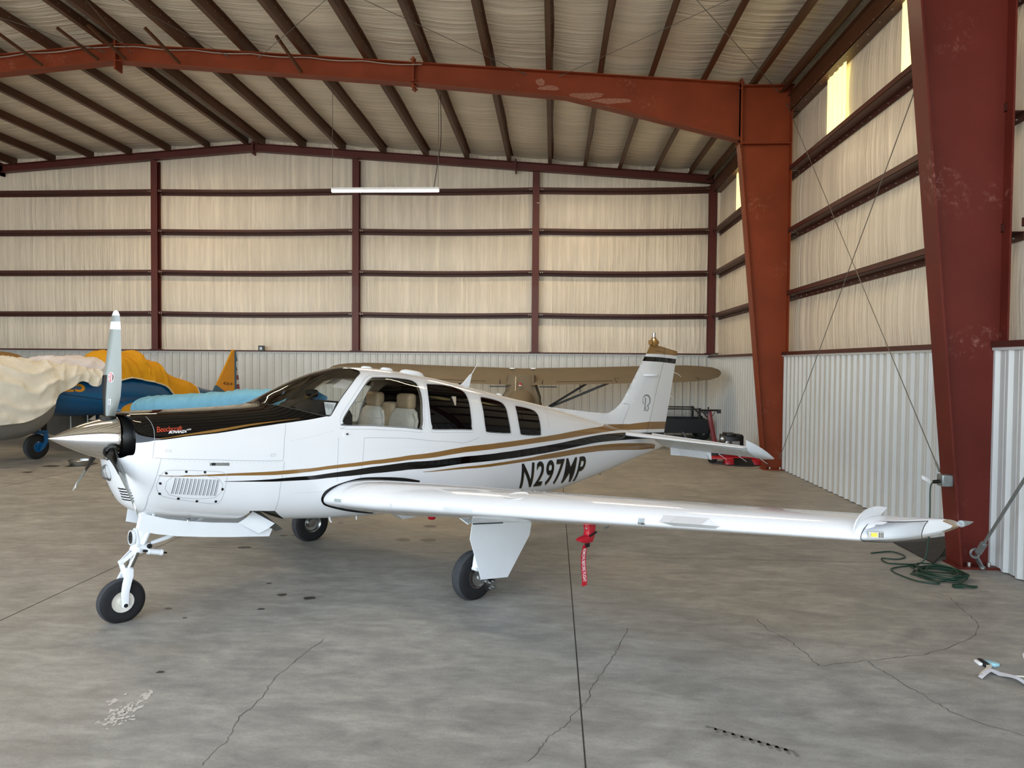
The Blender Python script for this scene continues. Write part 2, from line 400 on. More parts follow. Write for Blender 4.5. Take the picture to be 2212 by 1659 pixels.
# roof insulation sagging between the purlins
PXR = [-8.83,-7.56,-6.34,-5.09,-3.80,-2.57,-1.31,-.10,.93,1.94,2.98,3.98]
PXL = [-9.36,-10.56,-11.79,-13.02,-14.24,-15.47,-16.71]
allp = sorted([XL] + [-17.9,-19.1,-20.3,-21.5] + PXL + [RX] + PXR + [XR])
m = MB(); xs = []
for i in range(len(allp)-1):
    a, b = allp[i], allp[i+1]
    for j in range(6): t = j/6; xs.append((a+(b-a)*t, .05*math.sin(PI*t) if b-a > .6 else 0))
xs.append((XR, 0))
ny = 56; vs = []
for i in range(ny+1):
    y = YF+(YB-YF)*i/ny
    for x, s_ in xs: vs.append((x, y, zr(x)+ZI-s_*(1+.3*math.sin(y*1.7+x*2.1))))
n = len(xs)
m.add(vs, [(i*n+j, (i+1)*n+j, (i+1)*n+j+1, i*n+j+1) for i in range(ny) for j in range(n-1)])
struct(m.build('ceiling', M_roofins, fix=False, sharp=60))

# ---------------------------------------------------------------- steel
ordw = 'first second third fourth fifth sixth seventh eighth ninth tenth eleventh twelfth'.split()
def purlin(x, side, lab, grp):
    m = MB(); z0 = zr(x)+.004; y0, y1 = YF+.1, 22.42; d = 1 if side == 'R' else -1
    m.box((x-.004,y0,z0),(x+.004,y1,z0+.24))
    a, b = sorted((x, x-d*.10)); m.box((a,y0,z0),(b,y1,z0+.005))
    a, b = sorted((x-d*.096, x-d*.101)); m.box((a,y0,z0),(b,y1,z0+.026))
    a, b = sorted((x, x+d*.068)); m.box((a,y0,z0+.235),(b,y1,z0+.24))
    for yy in list(np.arange(8.4, 15, .31)):                   # bolt and screw heads along the web
        m.box((x-.009,yy,z0+.15),(x+.009,yy+.016,z0+.166),1)
    o = m.build('roof_purlin', [M_purlin, M_bolt], flat=True)
    return struct(o, lab, 'purlin', grp)
for i, x in enumerate(PXR): purlin(x, 'R', 'brown steel roof purlin, %s down the right slope from the ridge' % ordw[i], 'roof purlins right of the ridge')
for i, x in enumerate(PXL): purlin(x, 'L', 'brown steel roof purlin, %s down the left slope from the ridge' % ordw[i], 'roof purlins left of the ridge')

def ibeam(m, top, bot, y, fw=.26, tw=.012, tf=.018, mi=0):
    """top/bot polylines in XZ with the same count; web plate plus two flanges"""
    n = len(top); vs = []
    for (a, b) in zip(top, bot): vs += [(a[0],y-tw/2,a[1]),(b[0],y-tw/2,b[1]),(b[0],y+tw/2,b[1]),(a[0],y+tw/2,a[1])]
    m.loft([vs[4*i:4*i+4] for i in range(n)], True, True, mi)
    for ln, s in ((top, 1), (bot, -1)):
        rings = []
        for i, p in enumerate(ln):
            a = ln[max(i-1,0)]; c = ln[min(i+1,n-1)]
            d = Vector((c[0]-a[0], 0, c[1]-a[1])).normalized(); nn = Vector((-d.z, 0, d.x))
            if (nn.z if abs(d.x) > abs(d.z) else 0) < 0: nn = -nn
            P = Vector((p[0],0,p[1])); Q = P - nn*tf*(1 if s > 0 else -1)
            rings.append([(P.x,y-fw/2,P.z),(P.x,y+fw/2,P.z),(Q.x,y+fw/2,Q.z),(Q.x,y-fw/2,Q.z)])
        m.loft(rings, True, True, mi)
def rafter(sign, lab):
    X = lambda x: x if sign > 0 else 2*RX - x
    y = 15.2; m = MB()
    bot = [(3.68,6.56),(2.24,6.93),(.2,7.45),(-2.89,7.76),(-9.11,8.29)]
    top = [(x, zr(x)) for x, _ in bot]
    ibeam(m, [(X(a),b) for a,b in top], [(X(a),b) for a,b in bot], y)
    for x, a, b in ((-2.89,7.66,8.28),(3.68,6.46,7.74)):       # bolted end plates at the splices
        m.box((min(X(x-.02),X(x+.02)),y-.13,a),(max(X(x-.02),X(x+.02)),y+.13,b))
        for zz in (a+.04, a+.16, b-.16, b-.04):
            for yy in (y-.1, y+.08): m.box((X(x)-.055,yy,zz-.015),(X(x)+.055,yy+.03,zz+.015))
    if sign > 0:
        m.box((RX-.02,y-.13,8.12),(RX+.02,y+.13,8.72))
        # bare-primer scuffs on the web
        for (x0,x1,z0,z1) in ((-.42,-.2,7.7,7.86),(-.38,.1,7.6,7.72),(.22,1.0,7.42,7.58),(.7,1.6,7.32,7.46)):
            nn = 14; vs = [((x0+x1)/2+(x1-x0)/2*math.cos(2*PI*k/nn)*random.uniform(.75,1.1), y-.008, (z0+z1)/2+(z1-z0)/2*math.sin(2*PI*k/nn)*random.uniform(.6,1.1)) for k in range(nn)]
            m.add(vs, [tuple(range(nn))], 1)
    o = m.build('roof_rafter', [M_steel, pm('rubbed_primer', '#94604a', .6, var=.25, vs=30)] if sign > 0 else M_steel, flat=True)
    struct(o, lab, 'rafter', 'rafters of the middle frame')
    br = ((-8.84,.36),(-7.7,.34),(-5.15,.27)) if sign > 0 else ((-9.42,.4),(-10.62,.4))
    for x, dx in br:
        b = MB(); q = x; zb = 8.30-.0852*abs(x-RX)
        b.bar((q-.02, y-.16, zb+.02), (q-dx, y-.9, zr(q-dx)+.03), .05, .05); b.build('flange_brace', M_purlin, o, flat=True)
    return o
R1 = rafter(1, 'red-brown steel rafter of the middle frame, right of the ridge')
R2 = rafter(-1, 'red-brown steel rafter of the middle frame, left of the ridge')

def column(y, lab, mat):
    m = MB()
    xi = lambda z: 4.27 - .0925*z
    zt = [0.02, 2.4, 4.8, 6.5]
    # outer flange vertical, inner flange raked: build as an ibeam turned upright
    n = len(zt); tw = .012; fw = .28
    m.loft([[(xi(z),y-tw/2,z),(4.66,y-tw/2,z),(4.66,y+tw/2,z),(xi(z),y+tw/2,z)] for z in zt], True, True)
    m.loft([[(xi(z)-.018,y-fw/2,z),(xi(z)+.002,y-fw/2,z),(xi(z)+.002,y+fw/2,z),(xi(z)-.018,y+fw/2,z)] for z in zt], True, True)
    m.box((4.652,y-fw/2,.02),(4.672,y+fw/2,7.6))
    m.box((4.22,y-fw/2-.02,0),(4.69,y+fw/2+.02,.022))          # base plate
    # knee panel
    m.loft([[(3.68,y-tw/2,z),(4.66,y-tw/2,z),(4.66,y+tw/2,z),(3.68,y+tw/2,z)] for z in (6.5, 7.62)], True, True)
    m.box((3.69,y-fw/2,6.48),(4.66,y+fw/2,6.5)); m.box((3.66,y-fw/2,6.4),(3.69,y+fw/2,7.76)); m.box((3.68,y-fw/2,7.62),(4.7,y+fw/2,7.64))
    for xx in (4.36, 4.56):
        for yy in (y-.09, y+.07):
            m.lathe([(.018,.02),(.018,.06),(.0,.06)], Matrix.Translation((xx,yy,0)), 8, 1)
    o = m.build('steel_column', [mat, M_bolt], flat=True)
    return struct(o, lab, 'column', 'wall columns of the rigid frames')
column(8.05, 'broad maroon steel column near the wing tip, its base beside the green cord', M_column)
column(15.2, 'maroon tapered steel column carrying the middle rafter, behind the tail', M_steel)
# scuffs of bare primer on the near column are in its paint noise

def wall_girt(y0, y1, z, lab):
    m = MB()
    m.box((4.64,y0,z),(4.646,y1,z+.085)); m.box((4.64,y0,z),(4.85,y1,z+.006)); m.box((4.842,y0,z-.085),(4.85,y1,z)); m.box((4.64,y0,z+.08),(4.665,y1,z+.085))
    for yy in np.arange(y0+.15, y1, .305): m.box((4.825,yy,z-.05),(4.842,yy+.013,z-.037),1)
    for yy in (y0+.06, y0+.2, y1-.06, y1-.2): m.box((4.72,yy,z-.012),(4.745,yy+.025,z),1)
    return struct(m.build('wall_girt', [M_girt, M_bolt], flat=True), lab, 'girt', 'girts on the right wall')
bays = [(YF,7.70,'nearest bay of the right wall'),(8.0,15.15,'bay of the right wall between the two columns'),(15.2,22.2,'far bay of the right wall behind the middle column')]
for y0, y1, bn in bays:
    for z, zn in zip(GZ, ('lowest','middle','upper')):
        wall_girt(y0, y1, z, '%s maroon girt in the %s' % (zn, bn))
    m = MB()
    m.box((4.64,y0,7.14),(4.652,y1,7.44)); m.box((4.64,y0,7.14),(4.86,y1,7.148)); m.box((4.58,y0,7.432),(4.65,y1,7.44)); m.box((4.50,y0,7.50),(4.512,y1,7.74)); m.box((4.42,y0,7.50),(4.512,y1,7.508))
    for yy in np.arange(y0+.1, y1, .4): m.box((4.634,yy,7.17),(4.64,yy+.016,7.186),1); m.box((4.72,yy,7.132),(4.74,yy+.016,7.14),1)
    struct(m.build('eave_beam', [M_purlin, M_bolt], flat=True), 'brown eave beam along the top of the %s' % bn, 'beam', 'eave beams of the right wall')

# end-wall frame
EX = [-12.2, -5.97, -.55, 4.64]
names = ['behind the grey propeller tip', 'right of the hanging light\'s left end', 'above the tail-dragger\'s wing', 'in the right rear corner']
def end_rafter(sign, lab):
    X = lambda x: x if sign > 0 else 2*RX - x
    m = MB(); top = [(-9.12,8.68),(-1.16,8.08),(4.66,7.64)]; bot = [(-9.12,8.45),(-1.16,7.85),(4.66,7.41)]
    ibeam(m, [(X(a),b) for a,b in top], [(X(a),b) for a,b in bot], 22.25, .2)
    for x in (-1.16, -9.12 if sign > 0 else -1.16): m.box((X(x)-.02,22.13,zr(x)-.3),(X(x)+.02,22.37,zr(x)+.09))
    return struct(m.build('end_wall_rafter', M_dkend, flat=True), lab, 'rafter', 'rafters of the end wall')
end_rafter(1, 'thin maroon rafter at the top of the end wall, right of the ridge')
end_rafter(-1, 'thin maroon rafter at the top of the end wall, left of the ridge')
enames = ['maroon end-wall post rising behind the propeller tip', 'maroon end-wall post crossed by the hanging lamp', 'maroon end-wall post to the right of the hanging lamp', 'maroon end-wall post in the right rear corner']
for x, lab in zip(EX, enames):
    m = MB(); zt = zr(x)-.24; w = .2
    m.box((x-w/2,22.16,2.44),(x+w/2,22.172,zt)); m.box((x-w/2,22.36,2.44),(x+w/2,22.372,zt)); m.box((x-.006,22.17,2.44),(x+.006,22.36,zt)); m.box((x-.16,22.15,2.43),(x+.16,22.38,2.445))
    struct(m.build('end_wall_post', M_dkend, flat=True), lab, 'post', 'posts of the end wall')
XS = [XL] + EX
bayn = ['left bay of the end wall', 'second bay of the end wall', 'third bay of the end wall', 'right bay of the end wall']
for k in range(4):
    x0, x1 = XS[k]+.1, XS[k+1]-.1
    for z, zn in zip(BZ[1:], ('lowest','second','third','topmost')):
        m = MB(); sag = .03
        for (ya, yb, za, zb) in ((22.18,22.186,0,.075),(22.18,22.42,0,.006),(22.412,22.42,-.075,0),(22.18,22.2,.07,.075)):
            rings = []
            for i in range(9):
                t = i/8; s_ = -sag*math.sin(PI*t)
                x = x0+(x1-x0)*t; rings.append([(x,ya,z+za+s_),(x,yb,z+za+s_),(x,yb,z+zb+s_),(x,ya,z+zb+s_)])
            m.loft(rings, True, True)
        for xx in (x0+.04,x0+.1,x1-.04,x1-.1): m.box((xx,22.17,z-.004),(xx+.02,22.18,z+.02),1)
        struct(m.build('end_wall_girt', [M_girt, M_bolt], flat=True), '%s maroon girt in the %s' % (zn, bayn[k]), 'girt', 'girts on the end wall')

# translucent wall panels high on the right wall
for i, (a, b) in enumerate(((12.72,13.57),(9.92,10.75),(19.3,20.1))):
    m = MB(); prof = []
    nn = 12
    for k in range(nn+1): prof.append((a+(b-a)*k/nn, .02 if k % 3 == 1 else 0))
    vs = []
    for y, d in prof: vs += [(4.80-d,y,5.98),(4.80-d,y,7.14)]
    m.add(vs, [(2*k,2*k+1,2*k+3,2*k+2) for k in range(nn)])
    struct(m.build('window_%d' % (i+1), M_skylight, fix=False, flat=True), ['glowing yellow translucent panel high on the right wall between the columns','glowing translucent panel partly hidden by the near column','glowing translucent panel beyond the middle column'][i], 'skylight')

# bracing rods (things): wall cross and roof diagonals
def rod(name, p0, p1, r, lab, cat='rod', grp='thin steel bracing rods', mat=M_cable):
    m = MB(); m.tube([p0, p1], r, 6)
    d = (Vector(p1)-Vector(p0)).normalized()
    o = m.build(name, mat); tag(o, lab, cat, grp)
    for p, s in ((p0,1),(p1,-1)):
        e = MB(); a = Vector(p); e.tube([a, a+d*s*.14], r*2.1, 6); e.build('rod_end', M_galv, o)
    return o
rod('bracing_rod', (4.52,14.98,7.23), (4.18,8.24,.97), .0055, 'wall bracing rod falling from the middle column top to the outlet box', grp='crossed wall bracing rods')
rod('bracing_rod', (4.52,15.02,.24), (3.84,8.22,5.1), .0055, 'wall bracing rod rising from the middle column base to the near column', grp='crossed wall bracing rods')
rr = [((.07,15.1,7.86),(2.42,11.84,7.68),(4.2,9.2,7.42),'from the mid rafter scuff toward the right eave'),
      ((-.59,15.1,7.9),(-2.96,12.47,8.07),(-5.9,9.2,8.22),'from the mid rafter scuff up toward the ridge'),
      ((4.4,15.1,7.5),(2.28,11.85,7.66),(.4,9.0,7.8),'from the knee of the middle frame, leaning left'),
      ((-6.1,15.1,8.3),(-4.02,12.6,8.17),(-1.2,9.2,7.95),'leaning right from the rafter left of the lamp wire'),
      ((-6.7,15.1,8.34),(-7.55,13.01,8.42),(-8.6,10.4,8.5),'leaning left from the rafter beside a flange brace'),
      ((-8.76,15.1,8.44),(-8.28,13.1,8.36),(-7.5,9.9,8.26),'from just right of the ridge splice'),
      ((-9.32,15.1,8.47),(-10.12,13.53,8.44),(-12,9.8,8.2),'from just left of the ridge splice')]
for a, b, c, t in rr: rod('bracing_rod', a, c, .006, 'thin roof bracing rod running ' + t, grp='roof bracing rods')
o = rod('bracing_rod', (4.36,7.80,.20), (4.58,5.9,2.9), .016, 'thick grey bracing rod hooked at the near column base', grp=None, mat=M_galv)
m = MB(); ring = [(4.34+.045*math.cos(a), 7.82, .19+.045*math.sin(a)) for a in np.linspace(0,2*PI,13)[:-1]]
m.tube(ring, .012, 6, closed=True); m.build('eye_ring', M_galv, o)
m = MB(); m.bar((4.36,7.84,.16),(4.44,7.86,.026),.05,.02); m.lathe([(.028,.022),(.028,.05),(0,.05)], Matrix.Translation((4.44,7.86,0)), 8); m.build('anchor_lug', M_galv, o)

# cable draped along the middle rafter
m = MB(); pts = []
for i in range(46):
    x = -2.7 - 9.3*i/45; pts.append((x, 15.05, zr(x)-.05-.035*abs(math.sin(i*.55))))
m.tube(pts, .010, 6)
tag(m.build('electrical_cable', pm('pale_cable', '#9d948a', .6)), 'pale electrical cable draped along the middle rafter', 'cable')

# hanging LED light
t = thing('linear_light', 'long glowing LED strip light hanging on two wires before the end wall', 'lamp', (-3.8,16.6,5.96))
m = MB(); m.box((-1.22,-.035,0),(1.22,.035,.05)); m.build('housing', M_whitem, t, flat=True)
m = MB(); m.box((-1.21,-.032,-.045),(1.21,.032,0)); m.build('diffuser', M_led, t, flat=True)
for x in (-1.2, 1.2):
    m = MB(); m.tube([(x,0,.04),(x+.0,0,zr(-3.8+x)-5.96)], .006, 5); m.build('hanging_wire', M_cable, t)
m = MB(); m.tube(crom([(1.1,0,.05),(1.17,.02,.5),(1.25,.02,1.1),(1.24,0,2.1)], 6), .008, 5); m.build('power_cord', M_blk, t)
# junction box on the end wall
m = MB(); m.box((-.09,-.06,-.07),(.09,0,.1), 0)
o = m.build('junction_box', M_blk, None, (-8.87,22.23,2.47)); tag(o, 'small black junction box on the end wall above the liner', 'junction box')
m = MB(); m.box((-.045,-.068,-.03),(.03,-.06,.05)); m.build('outlet_plate', M_galv, o)

DEC={
 'cowlborder':[(0.024,0.2706),(0.104,0.3201),(0.136,0.345),(0.357,0.4118),(0.605,0.4574),(0.871,0.5232),(1.115,0.56),(1.316,0.5717),(1.55,0.5828),(1.59,0.5802)],
 'cowlgold_t':[(0.14,0.376),(0.36,0.4504),(0.611,0.5241),(0.881,0.589),(1.124,0.6168),(1.32,0.6127)],
 'cowlgold_b':[(0.14,0.3677),(0.358,0.427),(0.606,0.4804),(0.876,0.5585),(1.122,0.6003),(1.32,0.6091)],
 'ws_base':[(1.134,1.4717),(1.16,1.1229),(1.255,0.8626),(1.352,0.7443),(1.486,0.631),(1.581,0.5799)],
 'ws_pillar':[(1.6,0.5851),(1.72,0.7833),(1.839,0.9345),(1.947,1.0602),(2.042,1.1678),(2.062,1.2377),(2.045,1.3236)],
 'w1':[(1.715,0.5023),(1.714,0.4541),(1.745,0.4181),(2.508,0.2892),(2.56,0.3115),(2.582,0.3785),(2.597,0.5578),(2.633,0.7896),(2.647,0.9478),(2.633,1.0441),(2.556,1.0821),(2.194,1.0786),(2.127,1.0547),(2.057,0.9877),(1.908,0.7983),(1.774,0.6113)],
 'w2':[(2.781,0.9919),(2.831,1.0389),(3.144,1.081),(3.277,1.0247),(3.288,0.8762),(3.256,0.5977),(3.24,0.3565),(3.204,0.3018),(2.748,0.2846),(2.709,0.3253),(2.696,0.463),(2.721,0.7542)],
 'w3':[(3.52,0.9457),(3.577,0.9869),(3.816,0.9922),(3.878,0.8941),(3.859,0.6566),(3.859,0.4075),(3.829,0.3505),(3.499,0.3099),(3.463,0.3548),(3.458,0.514),(3.483,0.7921)],
 'w4':[(4.083,0.9439),(4.133,0.9962),(4.375,1.0138),(4.452,0.9334),(4.448,0.8056),(4.418,0.4857),(4.381,0.4196),(4.078,0.367),(4.04,0.4314),(4.04,0.6831)],
 'g1t':[(0.161,-0.2552),(0.631,-0.1824),(0.849,-0.1658),(1.163,-0.1575),(1.517,-0.1579),(2.315,-0.1601),(3.299,0.0185),(4.483,0.4026),(5.741,1.0042)],
 'g1b':[(0.161,-0.2637),(0.631,-0.2148),(0.849,-0.2102),(1.164,-0.2167),(1.517,-0.2084),(2.316,-0.2296),(3.3,-0.0889),(4.476,0.2636),(5.683,0.7527),(6.47,1.2784)],
 'bt':[(0.646,-0.2967),(0.85,-0.2861),(1.17,-0.2682),(1.518,-0.2697),(2.316,-0.2591),(3.301,-0.1705),(4.474,0.1565),(5.671,0.675),(6.41,1.049)],
 'bb':[(0.647,-0.3042),(0.85,-0.3047),(1.171,-0.3179),(1.519,-0.3339),(2.318,-0.3726),(3.303,-0.2969),(4.473,-0.0442),(5.643,0.369),(6.34,0.5717),(6.948,0.7597),(7.457,0.9374)],
 'lt':[(2.589,-0.4084),(3.304,-0.3521),(4.161,-0.1792),(4.474,-0.0797),(5.639,0.2517),(6.327,0.3511),(7.0,0.2108),(7.198,-0.1335)],
 'lb':[(2.589,-0.4156),(3.306,-0.3949),(4.162,-0.2545),(4.475,-0.2043),(5.636,-0.0244),(6.322,-0.1271),(7.017,-0.6158),(7.238,-1.0593)],
 'seam1':[(0.126,0.8973),(0.14,0.6965),(0.145,0.536),(0.137,0.3272),(0.121,0.0417),(0.18,0.0475),(0.591,0.0397),(1.128,-0.0082),(1.145,0.307),(1.182,0.5473)],
 'seam2':[(0.18,0.0475),(0.151,-0.2554),(0.11,-0.6791),(0.127,-1.3894)],
 'seam3':[(1.141,-0.0272),(1.107,-0.3972),(1.104,-0.7721)],
 'seam4':[(1.911,0.1963),(1.892,-0.1879),(1.875,-0.4069)],
 'seam5':[(1.649,0.255),(1.636,-0.1332),(1.635,-0.4033)],
 'seam6':[(1.911,0.1963),(2.618,0.1017),(3.117,0.0485),(3.238,0.102),(3.349,0.1784)],
 'cheek':[(0.202,-0.1819),(0.282,-0.1413),(0.591,-0.147),(0.653,-0.1859),(0.664,-0.2426),(0.645,-0.5153),(0.625,-0.6241),(0.585,-0.6623),(0.367,-0.6409),(0.216,-0.6142),(0.171,-0.5589),(0.153,-0.4352),(0.171,-0.2791)],
 'louv_t':[(0.28,-0.2699),(0.592,-0.2742)],
 'louv_b':[(0.26,-0.5407),(0.574,-0.5294)],
 'fast':[(0.215,-0.2047),(0.357,-0.1624),(0.495,-0.162),(0.177,-0.3909),(0.181,-0.5735),(0.315,-0.6178),(0.453,-0.637),(0.596,-0.6202),(0.634,-0.4197)],
 'vent':[(0.531,-0.0075),(0.683,-0.0064),(0.683,-0.0543),(0.531,-0.056)],
 'latch':[(0.228,0.1809),(1.042,0.0905)],
 'ring':[(1.733,0.2861)],
 'wingout':[(2.551,-0.5561),(2.277,-0.487),(1.991,-0.4408),(1.84,-0.4281),(1.651,-0.4669),(1.544,-0.5246),(1.514,-0.5968),(1.527,-0.6613),(1.59,-0.731),(1.861,-0.8784),(2.129,-1.0075)],
 'lip':[(0.001,1.357),(0.017,0.7391),(0.02,0.4697),(0.018,0.2673),(0.007,0.0374),(-0.029,-0.0681),(-0.075,-0.3385)],
 'bay':[(0.888,-0.7764),(0.992,-0.7719),(1.106,-0.778),(1.247,-1.0368)],
 'capseam':[(4.732,1.2576),(4.633,0.8712),(4.615,0.6406)],
 'beechq':[(0.162,0.4929),(0.177,0.6016),(0.346,0.5279),(0.353,0.5986)],
 'n297q':[(4.063,-0.8137),(4.054,-0.3001),(5.312,-1.0397),(5.361,-0.1536)],
 'bonq':[(0.245,0.473),(0.256,0.5307),(0.375,0.4729),(0.379,0.5253)],
 'g36q':[(0.379,0.5169),(0.384,0.5417),(0.41,0.5238),(0.416,0.5484)],
}

# ================================================================ the white airplane
# local frame: x aft from the nose wheel, z up, -y towards its own left wing
OX, OY, HEAD = -3.4536, 5.7202, math.radians(47.07)
FT = np.array([
[-.092,.215,1.60,1.31,1.45,2.1,2.1],[-.06,.285,1.63,1.14,1.42,2.3,2.1],[-.012,.35,1.658,1.01,1.38,2.6,2.2],[.03,.392,1.680,.94,1.36,2.9,2.3],
[.10,.42,1.685,.885,1.34,3.0,2.4],[.20,.445,1.687,.853,1.32,3.0,2.6],[.40,.478,1.688,.812,1.30,3.0,2.8],[.80,.525,1.696,.738,1.27,3.0,3.0],
[1.10,.552,1.712,.70,1.26,2.9,3.2],[1.18,.557,1.737,.69,1.26,2.75,3.2],[1.36,.568,1.835,.668,1.26,2.4,3.3],[1.57,.578,1.933,.643,1.27,2.3,3.4],
[1.80,.585,2.008,.62,1.28,2.35,3.5],[2.04,.588,2.050,.60,1.29,2.45,3.5],[2.35,.588,2.034,.58,1.29,2.5,3.5],[2.68,.584,1.996,.56,1.27,2.5,3.5],
[3.04,.57,1.940,.54,1.25,2.5,3.4],[3.58,.53,1.830,.51,1.18,2.5,3.2],[4.10,.475,1.722,.492,1.11,2.45,3.0],[4.90,.375,1.564,.50,1.02,2.3,2.8],
[5.69,.275,1.382,.585,.97,2.2,2.5],[6.17,.21,1.268,.655,.95,2.1,2.3],[7.0,.10,1.10,.79,.94,2.,2.],[7.5,.03,1.00,.87,.935,2.,2.]])
def pchip(X, Y):
    h = np.diff(X); d = np.diff(Y)/h; m = np.zeros_like(Y); m[0] = d[0]; m[-1] = d[-1]
    for i in range(1, len(X)-1):
        if d[i-1]*d[i] > 0:
            w1 = 2*h[i]+h[i-1]; w2 = h[i]+2*h[i-1]; m[i] = (w1+w2)/(w1/d[i-1]+w2/d[i])
    def f(x):
        x = np.clip(x, X[0], X[-1]); i = np.clip(np.searchsorted(X, x)-1, 0, len(X)-2); t = (x-X[i])/h[i]
        return (2*t**3-3*t**2+1)*Y[i]+(t**3-2*t**2+t)*h[i]*m[i]+(-2*t**3+3*t**2)*Y[i+1]+(t**3-t**2)*h[i]*m[i+1]
    return f
FS = [pchip(FT[:,0], FT[:,k]) for k in range(1, 7)]
def sec(x): return [f(x) for f in FS]
def spt(x, phi):
    x = np.asarray(x, float); phi = np.asarray(phi, float)
    w, zt, zb, zm, nu, nl = sec(x)
    up = phi >= 0; h = np.where(up, zt-zm, zm-zb); n = np.where(up, nu, nl)
    c, s_ = np.cos(phi), np.sin(phi)
    r = 1/((np.abs(c)/w)**n+(np.abs(s_)/h)**n)**(1/n)
    return np.stack([x, -r*c, zm+r*s_], -1)          # left side has -y
def snrm(x, phi):
    e = 1e-3; xc = np.clip(x, -.09, 7.498)
    a = spt(xc+e, phi)-spt(xc-e, phi); b = spt(xc, phi+e)-spt(xc, phi-e)
    n = np.cross(b, a); n /= np.linalg.norm(n, axis=-1, keepdims=True)+1e-12
    o = spt(xc, phi)-np.stack([xc, np.zeros_like(xc), sec(xc)[3]], -1)
    s_ = np.where((n*o).sum(-1) < 0, -1., 1.)
    return n*s_[..., None]
def xz_phi(x, z):
    w, zt, zb, zm, nu, nl = sec(np.asarray(x, float))
    up = z >= zm; h = np.where(up, zt-zm, zm-zb); n = np.where(up, nu, nl)
    y = w*np.maximum(0, 1-(np.abs(z-zm)/h)**n)**(1/n)
    return np.arctan2(z-zm, y)
def pip(P, poly):
    """points-in-polygon"""
    x, y = P[:,0], P[:,1]; c = np.zeros(len(P), bool); n = len(poly)
    for i in range(n):
        x1, y1 = poly[i]; x2, y2 = poly[i-1]
        k = (y1 > y) != (y2 > y)
        with np.errstate(divide='ignore', invalid='ignore'): c ^= k & (x < (x2-x1)*(y-y1)/(y2-y1+1e-30)+x1)
    return c
def dens(poly, step=.03, closed=True):
    out = []; n = len(poly)
    for i in range(n if closed else n-1):
        a = poly[i]; b = poly[(i+1) % n]; d = max(abs(b[0]-a[0]), abs(b[1]-a[1])*.5); k = max(1, int(math.ceil(d/step)))
        out += [(a[0]+(b[0]-a[0])*j/k, a[1]+(b[1]-a[1])*j/k) for j in range(k)]
    if not closed: out.append(tuple(poly[-1]))
    return out
H2 = PI/2
wsb = crom(DEC['ws_base'], 4); wsp = crom(DEC['ws_pillar'], 4)
R_ws = [(1.128, H2)] + wsb + wsp + [(2.035, H2)]
R_w = [crom(DEC[k], 3, True) for k in ('w1','w2','w3','w4')]
R_blk = [(-.2, H2), (-.2, DEC['cowlborder'][0][1]-.015)] + DEC['cowlborder'] + wsb[::-1] + [(1.128, H2)]
R_hole = [(-.2, H2)] + [(-.004, H2)] + crom(DEC['lip'], 4) + [(-.2, -.45)]
R_bay = [(.24, -1.60), (.24, -1.32), (.80, -1.27), (.895, -.80)] + DEC['bay'] + [(1.30, -1.25), (1.30, -1.60)]
def clampP(poly): return [(min(7.5, max(-.092, x)), min(H2, max(-H2, p))) for x, p in poly]
regs = [('hole', R_hole), ('bay', R_bay), ('ws', R_ws), ('w1', R_w[0]), ('w2', R_w[1]), ('w3', R_w[2]), ('w4', R_w[3]), ('blk', R_blk)]
pts = []; edges = []
gx = np.concatenate([np.arange(-.092,.10,.012), np.arange(.10,.42,.035), np.arange(.42,5,.06), np.arange(5,7.5,.1), [7.5]])
for x in gx:
    for p in np.linspace(-H2, H2, 57): pts.append((x, p))
for nm, poly in regs:
    q = dens(clampP(poly)); b = len(pts); pts += q
    edges += [(b+i, b+(i+1) % len(q)) for i in range(len(q))]
V2, E2, T2, *_ = geometry.delaunay_2d_cdt([Vector((x, p*.5)) for x, p in pts], edges, [], 0, 1e-5)
V2 = np.array([(v.x, min(H2, max(-H2, v.y/.5))) for v in V2]); T2 = np.array([t for t in T2 if len(t) == 3])
cen = V2[T2].mean(1); reg = np.full(len(T2), -1)
for i, (nm, poly) in enumerate(regs): reg[(reg < 0) & pip(cen, poly)] = i
P3 = spt(V2[:,0], V2[:,1]); N3 = snrm(V2[:,0], V2[:,1])
def shell(mb, sel, mi=0, off=0., flip=False, sides=(1, -1)):
    """add the selected triangles of the body surface, left and mirrored right"""
    if mb.n is None: mb.n = []
    for s in sides:
        tri = T2[sel]; used = np.unique(tri); mp = {u: i for i, u in enumerate(used)}
        A = P3[used]+N3[used]*off; N = N3[used].copy()
        A = A*np.array([1, s, 1]); N = N*np.array([1, s, 1])*(-1 if flip else 1)
        e1 = A[[mp[t] for t in tri[:,1]]]-A[[mp[t] for t in tri[:,0]]]; e2 = A[[mp[t] for t in tri[:,2]]]-A[[mp[t] for t in tri[:,0]]]
        fn = np.cross(e1, e2); nn = N[[mp[t] for t in tri[:,0]]]; rev = (fn*nn).sum(1) < 0
        mb.add([tuple(a) for a in A], [tuple(mp[t] for t in (tr[::-1] if rv else tr)) for tr, rv in zip(tri, rev)], mi)
        mb.n += [tuple(x) for x in N]
plane = thing('airplane', 'glossy white low-wing airplane with gold and black stripes, polished spinner and black cowl top', 'airplane', (OX, OY, 0), HEAD)
fu = MB(); fu.n = []
shell(fu, reg == -1, 0); shell(fu, reg == 7, 1)
def addn(n): fu.n += n
